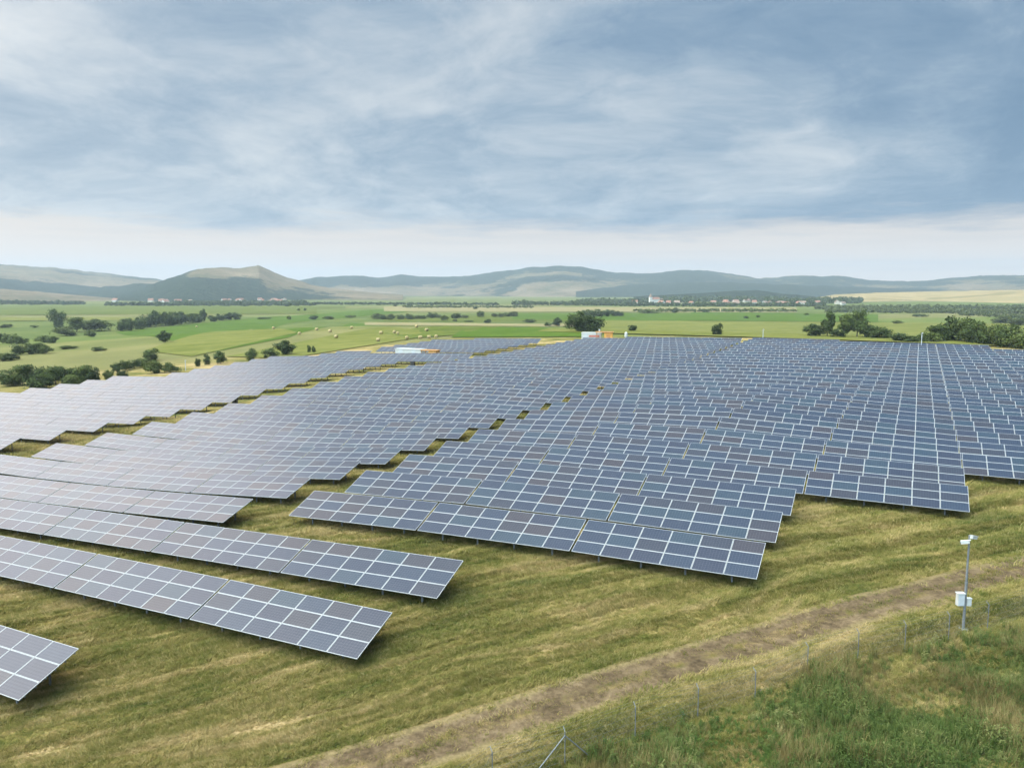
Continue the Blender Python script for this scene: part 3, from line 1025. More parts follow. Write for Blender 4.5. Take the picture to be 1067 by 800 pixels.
# the rest of the farm, hundreds of tables towards the horizon
def rest_of_farm(rest):
    bases = []
    for me in ME_sheets[:6]:
        v = np.array([q.co for q in me.vertices]); f = [tuple(p.vertices) for p in me.polygons]
        bases.append((v, np.array(f), np.array([p.material_index for p in me.polygons]), np.array([d.value for d in me.attributes['tint'].data])))
    sv = np.array([q.co for q in ME_stand.vertices]); sf = np.array([tuple(p.vertices) for p in ME_stand.polygons])
    Rt = np.array(Matrix.Rotation(TILT, 3, 'X'))
    VV, FF, MI, TI, off = [], [], [], [], 0
    for n, t in enumerate(rest):
        x0, y0, z0, z1, sh = t[:5]
        v, f, mi, ti = bases[n % 6]
        a = v @ Rt.T + np.array([0, 0, H0])
        for vv, ff, m_, tt in ((a, f, mi, np.mod(ti + n * 0.377, 1)), (sv, sf, np.full(len(sf), 3), np.zeros(len(sf)))):
            p = vv.copy()
            p[:, 2] += p[:, 0] * (z1 - z0) / TW
            p[:, 1] += p[:, 0] * sh
            p += np.array([x0 + TW / 2, y0 + sh * TW / 2, (z0 + z1) / 2])
            VV.append(p); FF.append(ff + off); MI.append(m_); TI.append(tt); off += len(p)
    me = npmesh('solar_tables', np.concatenate(VV), np.concatenate(FF))
    me.polygons.foreach_set('material_index', np.concatenate(MI).astype(np.int32))
    at = me.attributes.new('tint', 'FLOAT', 'FACE'); at.data.foreach_set('value', np.concatenate(TI).astype(np.float32))
    uvl = me.uv_layers.new(name='UVMap')
    mi = np.concatenate(MI)
    uv = np.zeros((len(mi), 4, 2), np.float32)
    uv[mi == 1] = [(0, 0), (1, 0), (1, 1), (0, 1)]
    uvl.data.foreach_set('uv', uv.ravel())
    for m_ in (M_alu, M_glass_a, M_back, M_galv): me.materials.append(m_)
    tag(link('solar_tables', me), 'the hundreds of grey solar tables farther back towards the far edge', 'solar tables', kind='stuff')


rest_of_farm(TABLES[N_IND:])
print('tables', len(TABLES))

# ------------------------------------------------------------------ inverter stations among the tables
def white_station(pos, rz, L, Wd, H, label):
    root = link('inverter_station', None, loc=pos, rot=(0, 0, rz))
    tag(root, label, 'inverter station')
    mb = MB()
    mb.box((0, 0, H / 2 + 0.15), (L, Wd, H - 0.15))
    n = int(L / 0.5)
    for i in range(n):                                        # ribbed walls
        x = -L / 2 + (i + 0.5) * L / n
        mb.box((x, -Wd / 2 - 0.02, H / 2 + 0.15), (L / n * 0.45, 0.04, H - 0.5))
        mb.box((x, Wd / 2 + 0.02, H / 2 + 0.15), (L / n * 0.45, 0.04, H - 0.5))
    link('cabin', mb.mesh('cabin'), M_white, root)
    r = MB(); r.box((0, 0, H + 0.16), (L + 0.24, Wd + 0.24, 0.14)); r.box((0, 0, H + 0.26), (L - 0.4, Wd - 0.4, 0.06))
    link('roof', r.mesh('roof'), M_white, root)
    f = MB(); f.box((0, 0, 0.03), (L + 0.1, Wd + 0.1, 0.24))
    link('plinth', f.mesh('plinth'), M_concrete, root)
    for x in (-L * 0.28, L * 0.22):
        d = MB(); d.box((x, -Wd / 2 - 0.055, 1.2), (1.0, 0.03, 2.0)); d.box((x + 0.36, -Wd / 2 - 0.10, 1.2), (0.05, 0.06, 0.2))
        link('door', d.mesh('door'), M_greypaint, root)
    return root


def ochre_kiosk(pos, rz, label, s=1.0):
    root = link('transformer_kiosk', None, loc=pos, rot=(0, 0, rz)); root.scale = (s, s, s)
    tag(root, label, 'transformer kiosk')
    w = MB(); w.box((0.7, 0, 1.25), (2.2, 2.2, 2.5)); link('cabin', w.mesh('cabin'), M_ochre, root)
    r = MB(); r.box((-0.4, 0, 2.60), (4.8, 2.7, 0.20)); link('roof', r.mesh('roof'), M_ochre_dk, root)
    for y in (-1.1, 1.1):
        p = MB(); p.box((-2.5, y, 1.25), (0.12, 0.12, 2.5)); link('post', p.mesh('post'), M_ochre_dk, root)
    d = MB(); d.box((0.7, -1.125, 1.1), (1.1, 0.04, 1.9)); d.box((1.1, -1.16, 1.1), (0.05, 0.05, 0.2)); link('door', d.mesh('door'), M_ochre_dk, root)
    return root


white_station(ST1, 0.03, 7.0, 2.4, 1.9, 'long white inverter cabin standing in a gap among the tables')
ochre_kiosk(ST2, 0.05, 'ochre transformer kiosk with open canopy right of the long white cabin', 0.85)
p2 = at_dist(617, 232.0)
s2 = white_station(p2, YAW * 0.6, 5.6, 2.6, 2.2, 'white cabin with dull red band at the far edge of the farm')
band = MB(); band.box((0.8, -1.36, 1.45), (3.0, 0.05, 0.5)); link('red_band', band.mesh('red_band'), M_red, s2)
chim = MB(); chim.tube((2.2, 0, 2.3), (2.2, 0, 3.2), 0.2, 0.2, 10); chim.tube((2.2, 0, 3.2), (2.2, 0, 3.35), 0.3, 0.2, 10)
link('vent_pipe', chim.mesh('vent_pipe'), M_white, s2)
ochre_kiosk(at_dist(632, 228.0), YAW * 0.6, 'ochre kiosk beside the white cabin with the red band', 1.05)
tk = link('water_tank', None, loc=at_dist(653, 236.0)); tk.scale = (.6, .6, .6); tag(tk, 'small white tank on legs near the far ochre kiosk', 'tank')
mb = MB(); mb.tube((0, 0, 1.3), (0, 0, 3.3), 0.75, 0.75, 14); mb.tube((0, 0, 3.3), (0, 0, 3.7), 0.75, 0.2, 14)
link('barrel', mb.mesh('barrel'), M_white, tk)
for a in range(4):
    mb = MB(); mb.tube((0.55 * math.cos(a * 1.57), 0.55 * math.sin(a * 1.57), -0.2), (0.55 * math.cos(a * 1.57), 0.55 * math.sin(a * 1.57), 1.35), 0.07, 0.07, 6)
    link('leg', mb.mesh('leg'), M_galv, tk)


def dark_cabinet(px, py, label, s=1.0):
    root = link('switch_cabinet', None, loc=cast(px, py), rot=(0, 0, 0.05)); root.scale = (s, s, s)
    tag(root, label, 'electric cabinet', 'dark cabinets under the table ends')
    mb = MB(); mb.box((0, 0, 0.85), (1.0, 0.6, 1.3)); mb.box((0, 0, 1.55), (1.12, 0.72, 0.08)); link('housing', mb.mesh('housing'), M_black, root)
    for x in (-0.4, 0.4):
        mb = MB(); mb.box((x, 0, 0.05), (0.1, 0.5, 0.5)); link('leg', mb.mesh('leg'), M_galv, root)


dark_cabinet(245, 421.0, 'dark cabinet in the far mown aisle, nearer one on the stepped edge', 0.75)
dark_cabinet(430, 383.5, 'dark cabinet at the crest end of the far mown aisle', 0.85)

# ------------------------------------------------------------------ camera mast, fence, weeds
def mast():
    base = cast(1003.5, 656)
    H = height_to(1003.5, 557, base)
    root = link('camera_mast', None, loc=base, rot=(0, 0, YAW))
    tag(root, 'grey security camera mast with two pale boxes beside the track', 'camera mast')
    mb = MB(); mb.tube((0, 0, -0.3), (0, 0, H * 0.5), 0.062, 0.058, 12); mb.tube((0, 0, H * 0.5), (0, 0, H), 0.05, 0.042, 12)
    mb.tube((0, 0, H * 0.5 - 0.03), (0, 0, H * 0.5 + 0.05), 0.068, 0.068, 12)
    mb.tube((0, 0, H), (0, 0, H + 0.03), 0.055, 0.03, 12)
    link('pole', mb.mesh('pole'), M_galv, root)
    mb = MB(); mb.box((0, 0, 0.0), (0.30, 0.30, 0.14))
    for a in (-1, 1):
        for b2 in (-1, 1): mb.tube((a * .11, b2 * .11, .06), (a * .11, b2 * .11, .12), .018, .018, 6)
    link('base_plate', mb.mesh('base_plate'), M_concrete, root)
    # camera looking along the fence on the right, one lower on the left
    for sx, z, ang, m in ((1, H - 0.08, 0.5, M_white), (-1, H - 0.30, 2.6, M_white)):
        cm = MB()
        M = Matrix.Rotation(ang, 3, 'Z') @ Matrix.Rotation(0.25, 3, 'Y')
        cm.box((0.19 * sx, -0.02, z), (0.36, 0.13, 0.13), 0, M)
        cm.box((0.19 * sx + 0.02, -0.02, z + 0.08), (0.42, 0.16, 0.02), 0, M)
        co = link('security_camera', cm.mesh('security_camera'), m, root)
        ln = MB(); e = M @ Vector((0.18, 0, 0)); ln.tube(Vector((0.19 * sx, -0.02, z)) + e, Vector((0.19 * sx, -0.02, z)) + e * 1.14, 0.055, 0.05, 10)
        link('lens', ln.mesh('lens'), M_black, co)
        br = MB(); br.tube((0.03 * sx, 0, z - 0.02), (0.19 * sx, -0.02, z - 0.08), 0.02, 0.02, 6)
        link('bracket', br.mesh('bracket'), M_galv, co)
    hb = height_to(1000, 623, base)
    cb = MB(); cb.box((-0.24, -0.02, hb), (0.30, 0.22, 0.56)); cb.box((-0.24, -0.02, hb + 0.30), (0.36, 0.28, 0.035)); cb.box((-0.06, 0, hb), (0.06, 0.08, 0.3))
    c1 = link('cabinet', cb.mesh('cabinet'), M_white, root)
    c1['label'] = 'taller pale box on the left of the pole'
    dr = MB(); dr.box((-0.24, -0.135, hb - 0.01), (0.25, 0.012, 0.48)); link('door', dr.mesh('door'), M_greypaint, c1)
    cb = MB(); cb.box((0.15, -0.03, hb - 0.12), (0.19, 0.16, 0.34)); cb.box((0.15, -0.03, hb + 0.06), (0.23, 0.2, 0.025))
    c2 = link('cabinet', cb.mesh('cabinet'), M_white, root)
    c2['label'] = 'smaller pale box on the right of the pole'
    hd = MB(); hd.tube((0.055, 0.01, 0.1), (0.052, 0.01, H * 0.62), 0.016, 0.016, 6); link('conduit', hd.mesh('conduit'), M_black, root)


mast()

FENCE_PIX = [(430, 829, 872), (513, 776, 817), (588.5, 751, 795), (661.7, 727, 768), (727, 706, 748), (786.5, 685, 730), (841, 669, 702), (893.7, 656, 687), (942.5, 646, 678), (988, 634, 668), (1028.7, 623, 656), (1072, 611, 642), (1115, 600, 630)]
FENCE_TOP = []


def fence():
    pts = [cast(px, yb) for px, yt, yb in FENCE_PIX]
    root = link('wire_fence', None, loc=pts[5])
    tag(root, 'thin galvanised wire fence with cranked posts along the weedy bank', 'fence')
    tops = []
    HF = 1.22
    for i, p in enumerate(pts):
        a = pts[max(i - 1, 0)]; b2 = pts[min(i + 1, len(pts) - 1)]
        d = (b2 - a); d.z = 0; d.normalize()
        nrm = Vector((-d.y, d.x, 0))
        mb = MB()
        mb.tube((0, 0, -0.3), (0, 0, HF), 0.017, 0.017, 8)
        mb.tube((0, 0, HF - 0.01), Vector((0, 0, HF + 0.13)) + nrm * 0.16, 0.015, 0.014, 8)
        po = link('post', mb.mesh('post'), M_galv, root, p - pts[5])
        if i == 2:                                            # braced straining post
            for s in (-1, 1):
                br = MB(); br.tube(d * s * 1.15 + Vector((0, 0, -0.1)), (0, 0, HF - 0.15), 0.022, 0.022, 6)
                link('brace', br.mesh('brace'), M_galv, po)
        tops.append((p - pts[5], nrm))
    wm = MB()
    for i in range(len(tops) - 1):
        a, na = tops[i]; b2, nb = tops[i + 1]
        for z in (0.08, 0.35, 0.62, 0.9, 1.18):
            wm.tube(a + Vector((0, 0, z)), b2 + Vector((0, 0, z)), 0.0032, 0.0032, 3, caps=False)
        for k in (0.5, 1.0):
            wm.tube(a + na * 0.16 * k + Vector((0, 0, HF + 0.13 * k)), b2 + nb * 0.16 * k + Vector((0, 0, HF + 0.13 * k)), 0.0032, 0.0032, 3, caps=False)
        L = (b2 - a).length
        nseg = int(L / 0.20)
        for k in range(nseg):                                  # woven mesh, thinned to diagonals
            f0, f1 = k / nseg, (k + 1) / nseg
            p0, p1 = a.lerp(b2, f0), a.lerp(b2, min(f1 + 0.35, 1.0))
            wm.tube(p0 + Vector((0, 0, 0.06)), p1 + Vector((0, 0, 1.18)), 0.0016, 0.0016, 3, caps=False)
            wm.tube(p1 + Vector((0, 0, 0.06)), p0 + Vector((0, 0, 1.18)), 0.0016, 0.0016, 3, caps=False)
    link('wire_mesh', wm.mesh('wire_mesh'), M_galv, root)
    return pts


FP = fence()
fence_xy = np.array([(p.x, p.y) for p in FP])


def fence_side(x, y):
    """metres beyond the fence, towards the camera"""
    fy = np.interp(x, fence_xy[:, 0], fence_xy[:, 1])
    return (fy - y) * math.cos(TRK_ANG)


# instanced ground cover (stuff): clumps scattered by geometry nodes
def gn_scatter(name, pts, rots, scales, protos, label):
    n = len(pts)
    me = bpy.data.meshes.new(name)
    me.vertices.add(n); me.vertices.foreach_set('co', np.asarray(pts, np.float32).ravel())
    a = me.attributes.new('rot', 'FLOAT_VECTOR', 'POINT'); a.data.foreach_set('vector', np.asarray(rots, np.float32).ravel())
    a = me.attributes.new('scl', 'FLOAT', 'POINT'); a.data.foreach_set('value', np.asarray(scales, np.float32))
    a = me.attributes.new('pick', 'INT', 'POINT'); a.data.foreach_set('value', rng.integers(0, len(protos), n).astype(np.int32))
    col = bpy.data.collections.new(name + '_clumps')
    for p in protos: col.objects.link(p)
    g = bpy.data.node_groups.new(name + '_scatter', 'GeometryNodeTree')
    g.interface.new_socket('Geometry', in_out='INPUT', socket_type='NodeSocketGeometry')
    g.interface.new_socket('Geometry', in_out='OUTPUT', socket_type='NodeSocketGeometry')
    gi = g.nodes.new('NodeGroupInput'); go = g.nodes.new('NodeGroupOutput')
    m2p = g.nodes.new('GeometryNodeMeshToPoints')
    ci = g.nodes.new('GeometryNodeCollectionInfo'); ci.inputs['Collection'].default_value = col
    ci.inputs['Separate Children'].default_value = True; ci.inputs['Reset Children'].default_value = True
    iop = g.nodes.new('GeometryNodeInstanceOnPoints'); iop.inputs['Pick Instance'].default_value = True

    def attr(nm, ty):
        x = g.nodes.new('GeometryNodeInputNamedAttribute'); x.data_type = ty; x.inputs['Name'].default_value = nm
        return x.outputs[0]
    g.links.new(gi.outputs[0], m2p.inputs['Mesh'])
    g.links.new(m2p.outputs[0], iop.inputs['Points'])
    g.links.new(ci.outputs[0], iop.inputs['Instance'])
    g.links.new(attr('pick', 'INT'), iop.inputs['Instance Index'])
    e2r = g.nodes.new('FunctionNodeEulerToRotation')
    g.links.new(attr('rot', 'FLOAT_VECTOR'), e2r.inputs[0])
    g.links.new(e2r.outputs[0], iop.inputs['Rotation'])
    g.links.new(attr('scl', 'FLOAT'), iop.inputs['Scale'])
    g.links.new(iop.outputs[0], go.inputs[0])
    o = link(name, me)
    md = o.modifiers.new('scatter', 'NODES'); md.node_group = g
    tag(o, label, kind='stuff')
    return o


def blade_clump(seed, n, h0, h1, spread, w, lean, mat, comb=0.0):
    r = random.Random(seed)
    V, F = [], []
    for _ in range(n):
        a = r.uniform(0, 6.283); d = spread * math.sqrt(r.random())
        bx, by = d * math.cos(a), d * math.sin(a)
        h = r.uniform(h0, h1); la = r.gauss(0, 0.45) if r.random() < comb else r.uniform(0, 6.283); ln = r.uniform(0.2, 1) * lean * h
        wx, wy = -math.sin(la) * w, math.cos(la) * w
        tx, ty = math.cos(la) * ln, math.sin(la) * ln
        k = len(V)
        V += [(bx - wx, by - wy, -0.02), (bx + wx, by + wy, -0.02), (bx + wx * .7 + tx * .4, by + wy * .7 + ty * .4, h * .6), (bx - wx * .7 + tx * .4, by - wy * .7 + ty * .4, h * .6), (bx + tx, by + ty, h)]
        F += [(k, k + 1, k + 2, k + 3), (k + 3, k + 2, k + 4)]
    me = pydata('clump', V, F)
    me.materials.append(mat)
    return bpy.data.objects.new('clump', me)


def leafy_weed(seed, h, nleaf, ls, mat, spread=0.18):
    r = random.Random(seed)
    V, F = [], []
    for s in range(5):
        a = r.uniform(0, 6.283)
        sx, sy = spread * r.uniform(.3, 1) * math.cos(a), spread * r.uniform(.3, 1) * math.sin(a)
        hh = h * r.uniform(0.6, 1.0)
        for i in range(nleaf):
            t = (i + 0.5) / nleaf
            b2 = r.uniform(0, 6.283)
            p = Vector((sx * (0.4 + t), sy * (0.4 + t), hh * t))
            out = Vector((math.cos(b2), math.sin(b2), r.uniform(-0.25, 0.7))).normalized()
            sd = out.cross(Vector((0, 0, 1))).normalized()
            L = ls * r.uniform(0.6, 1.2) * (1.15 - 0.6 * t); w = L * 0.22
            k = len(V)
            V += [p, p + out * L * .5 + sd * w, p + out * L + Vector((0, 0, -0.25 * L)), p + out * L * .5 - sd * w]
            F.append((k, k + 1, k + 2, k + 3))
    me = pydata('weed', V, F)
    me.materials.append(mat)
    return bpy.data.objects.new('weed', me)


def on_track(x, y):
    return np.abs((y - trk_y(x)) * math.cos(TRK_ANG))


def scatter_grass():
    N = 900000
    # sample in view, denser near the lens
    th = rng.uniform(-R_(62), R_(56), N) + YAW + math.pi / 2
    d = 17.0 * (120.0 / 17.0) ** rng.random(N)
    x = CAM[0] + d * np.cos(th); y = CAM[1] + d * np.sin(th)
    z = terrain(x, y)
    u, v, dep = proj(x, y, z)
    keep = (u > -160) & (u < 1420) & (v < 980) & (v > 330)
    fs = fence_side(x, y)
    keep &= ~((fs > 3.0) & (rng.random(N) < 0.3))
    tr = on_track(x, y)
    keep &= ~((tr < 1.5) & (rng.random(N) < np.where((tr < 0.35), 0.75, 0.97) - np.clip((tr - 0.8) * 0.9, 0, 0.6)))
    x, y, d = x[keep], y[keep], d[keep]
    zz = np.array([ground_z_near(a, b) for a, b in zip(x, y)])
    n = len(x)
    # the mower's passes: alternating lie of the cut grass, thicker ridges of hay between them
    ca, sa = math.cos(TRK_ANG), math.sin(TRK_ANG)
    al, ac = x * ca + y * sa, -x * sa + y * ca
    ridge = np.array([0.6 * mnoise.noise(Vector((a * 0.10, b * 0.9, 3.0))) + 0.9 * mnoise.noise(Vector((a * 0.35, b * 2.8, 8.0))) for a, b in zip(al, ac)])
    lie = np.where(np.sin(ac * 2.1 + 0.8 * np.sin(al * 0.05)) > 0, 0.0, math.pi)
    rots = np.stack([rng.normal(0, 0.12, n), rng.normal(0, 0.12, n), TRK_ANG + lie + rng.normal(0, 0.5, n)], 1)
    scl = rng.uniform(0.6, 1.2, n) * np.clip(d / 45.0, 0.8, 1.9) * np.clip(1.0 + 0.75 * ridge, 0.45, 1.8)
    protos = [blade_clump(s, 14, 0.05, 0.16, 0.16, 0.012, 1.6, M_blades, 0.75) for s in range(5)]
    gn_scatter('meadow_grass', np.stack([x, y, zz], 1), rots, scl, protos, 'short dry mown grass and hay stubble covering the near meadow')
    print('grass clumps', n)


scatter_grass()

M_w_green = mat_weeds('green_weeds', [(0.28, (0.034, 0.064, 0.010)), (0.46, (0.078, 0.115, 0.023)), (0.60, (0.150, 0.170, 0.046)), (0.75, (0.320, 0.290, 0.120))])
M_w_bright = mat_weeds('bright_weeds', [(0.3, (0.045, 0.082, 0.013)), (0.7, (0.105, 0.155, 0.030))])
M_w_dry = mat_weeds('dry_weeds', [(0.3, (0.110, 0.090, 0.028)), (0.5, (0.200, 0.155, 0.055)), (0.7, (0.320, 0.240, 0.100))])


def scatter_weeds():
    N = 170000
    th = rng.uniform(-R_(60), R_(40), N) + YAW + math.pi / 2
    d = 18.0 + 32.0 * np.sqrt(rng.random(N))
    x = CAM[0] + d * np.cos(th); y = CAM[1] + d * np.sin(th)
    fs = fence_side(x, y)
    u, v, dep = proj(x, y, terrain(x, y))
    # weedy bank: the photograph's lower right, beyond the fence
    edge = np.interp(u, [480, 560, 640, 700, 760, 840, 900, 1000, 1100, 1400], [840, 800, 772, 752, 735, 706, 690, 668, 640, 585])
    wn = np.array([mnoise.noise(Vector((a * 0.35, b * 0.35, 9.0))) for a, b in zip(x, y)])
    dens = np.clip((v - edge + 16 * wn) / 34.0, 0, 1) * np.clip(0.85 + 0.7 * wn, 0.45, 1.0)
    keep = (u > 400) & (u < 1450) & (v < 1000) & (rng.random(N) < dens) & (x < 62)
    x, y, wn, u, v = x[keep], y[keep], wn[keep], u[keep], v[keep]
    z = np.array([ground_z_near(a, b) for a, b in zip(x, y)])
    n = len(x)
    kind = rng.random(n)
    wn2 = np.array([mnoise.noise(Vector((a * 0.22, b * 0.22, 21.0))) for a, b in zip(x, y)])
    brightp = (np.exp(-(((u - 765) / 55) ** 2 + ((v - 780) / 35) ** 2)) > rng.random(n) * 0.9) | ((u > 970) & (v > 735) & (rng.random(n) < 0.35))
    dry = (kind + wn2 * 0.9 > 0.70) & ~brightp
    rot = np.stack([rng.normal(0, 0.12, n), rng.normal(0, 0.12, n), rng.uniform(0, 6.28, n)], 1)
    hs = rng.uniform(0.55, 1.15, n) * np.clip(0.72 + 0.9 * wn, 0.4, 1.35)
    P = np.stack([x, y, z], 1)
    gm = ~brightp & ~dry
    pg = [leafy_weed(11 + s, 0.62, 16, 0.17, M_w_green) for s in range(4)] + [blade_clump(31 + s, 26, 0.30, 0.75, 0.16, 0.011, 0.6, M_w_green) for s in range(3)]
    pb = [leafy_weed(51 + s, 0.42, 16, 0.15, M_w_bright) for s in range(3)]
    pd = [blade_clump(71 + s, 24, 0.30, 0.80, 0.15, 0.009, 0.6, M_w_dry) for s in range(4)]
    gn_scatter('green_weeds', P[gm], rot[gm], hs[gm], pg, 'tall dark green weeds and rank grass on the bank beyond the fence')
    gn_scatter('bright_weeds', P[brightp], rot[brightp], hs[brightp], pb, 'patch of fresh bright green weeds at the foot of the bank')
    gn_scatter('dry_weeds', P[dry], rot[dry], hs[dry], pd, 'dry straw coloured grass stalks among the weeds on the bank')
    print('weeds', n)


scatter_weeds()


# ------------------------------------------------------------------ trees and bushes
M_f = {'dark': mat_foliage('dark_foliage', (0.018, 0.031, 0.008), (0.100, 0.130, 0.036)),
       'mid': mat_foliage('mid_foliage', (0.028, 0.044, 0.010), (0.145, 0.172, 0.046)),
       'olive': mat_foliage('olive_foliage', (0.042, 0.056, 0.016), (0.150, 0.165, 0.055))}


def crown_mesh(seed, kind, nleaf=2600, leaf=0.038):
    """unit crown, 1 wide and 1 high from z=0: many leaf-sized faces gathered in clumps through its volume"""
    r = np.random.default_rng(seed)
    if kind == 'bush': nb, zc, sq = 20, 0.40, (0.36, 0.36, 0.36)
    elif kind == 'poplar': nb, zc, sq = 18, 0.52, (0.26, 0.26, 0.42)
    else: nb, zc, sq = 24, 0.43, (0.34, 0.34, 0.40)
    cs, rs = [], []
    for _ in range(nb):
        v = r.normal(0, 1, 3); v /= np.linalg.norm(v); v *= r.random() ** 0.45
        cs.append((v[0] * sq[0], v[1] * sq[1], zc + v[2] * sq[2])); rs.append(r.uniform(0.12, 0.21) * (0.8 if kind == 'poplar' else 1))
    cs = np.array(cs); rs = np.array(rs) * r.uniform(0.7, 1.25, nb)
    k = r.integers(0, nb, nleaf)
    d = r.normal(0, 1, (nleaf, 3)); d /= np.linalg.norm(d, axis=1)[:, None]
    p = cs[k] + d * (rs[k] * np.where(r.random(nleaf) < 0.10, r.uniform(1.0, 1.45, nleaf), r.uniform(0.5, 1.05, nleaf)))[:, None]
    p[:, 2] = np.maximum(p[:, 2], 0.02)
    nrm = d + r.normal(0, 0.55, (nleaf, 3)); nrm /= np.linalg.norm(nrm, axis=1)[:, None]
    up = r.normal(0, 1, (nleaf, 3)); t1 = np.cross(nrm, up); t1 /= np.linalg.norm(t1, axis=1)[:, None]; t2 = np.cross(nrm, t1)
    s = (leaf * r.uniform(0.6, 1.3, nleaf))[:, None]
    V = np.stack([p - t1 * s, p - t2 * s * .6, p + t1 * s, p + t2 * s * .6], 1).reshape(-1, 3)
    F = np.arange(nleaf * 4).reshape(-1, 4)
    return npmesh('crown', V, F)


def trunk_mesh(seed):
    r = random.Random(seed)
    mb = MB()
    mb.tube((0, 0, -0.06), (0, 0, 0.28), 0.030, 0.022, 7)
    mb.tube((0, 0, 0.28), (r.uniform(-.03, .03), r.uniform(-.03, .03), 0.72), 0.022, 0.008, 7)
    for _ in range(5):
        a = r.uniform(0, 6.28); z = r.uniform(0.22, 0.5)
        mb.tube((0, 0, z), (0.26 * math.cos(a), 0.26 * math.sin(a), z + r.uniform(.12, .3)), 0.014, 0.004, 5)
    return mb.mesh('trunk')


CROWNS = {}
for kind in ('bush', 'poplar', 'tree'):
    for mk in M_f:
        for s in range(3):
            me = crown_mesh(hash((kind, mk, s)) % 1 + {'bush': 10, 'poplar': 40, 'tree': 70}[kind] + s + {'dark': 0, 'mid': 5, 'olive': 9}[mk], kind)
            me.materials.append(M_f[mk]); CROWNS[kind, mk, s] = me
TRUNKS = [trunk_mesh(s) for s in range(3)]
for t_ in TRUNKS: t_.materials.append(M_bark)
_tn = [0]


def plant(px, ytop, ybase, wpx, kind, mk, label, group=None, dist=None):
    """a tree or bush at its place on the ground, as tall and as wide as in the photograph"""
    pos = at_dist(px, dist) if dist else cast(px, ybase)
    h = height_to(px, ytop, pos)
    hd = math.hypot(pos.x - CAM[0], pos.y - CAM[1])
    w = wpx / FPX * hd * 1.04
    if dist: w *= 1.35
    w = max(w, 0.45 * h)
    i = _tn[0]; _tn[0] += 1
    root = link('bush' if kind == 'bush' else 'tree', None, loc=pos, rot=(0, 0, i * 2.4))
    tag(root, label, 'bush' if kind == 'bush' else 'tree', group)
    c = link('crown', CROWNS[kind, mk, i % 3], parent=root)
    c.scale = (w * 1.30, w * 1.30, h * 1.13)
    t = link('trunk', TRUNKS[i % 3], parent=root); t.scale = (min(w, h), min(w, h), h * 0.95)
    return root


G_TREES = 'trees and bushes of the plain'
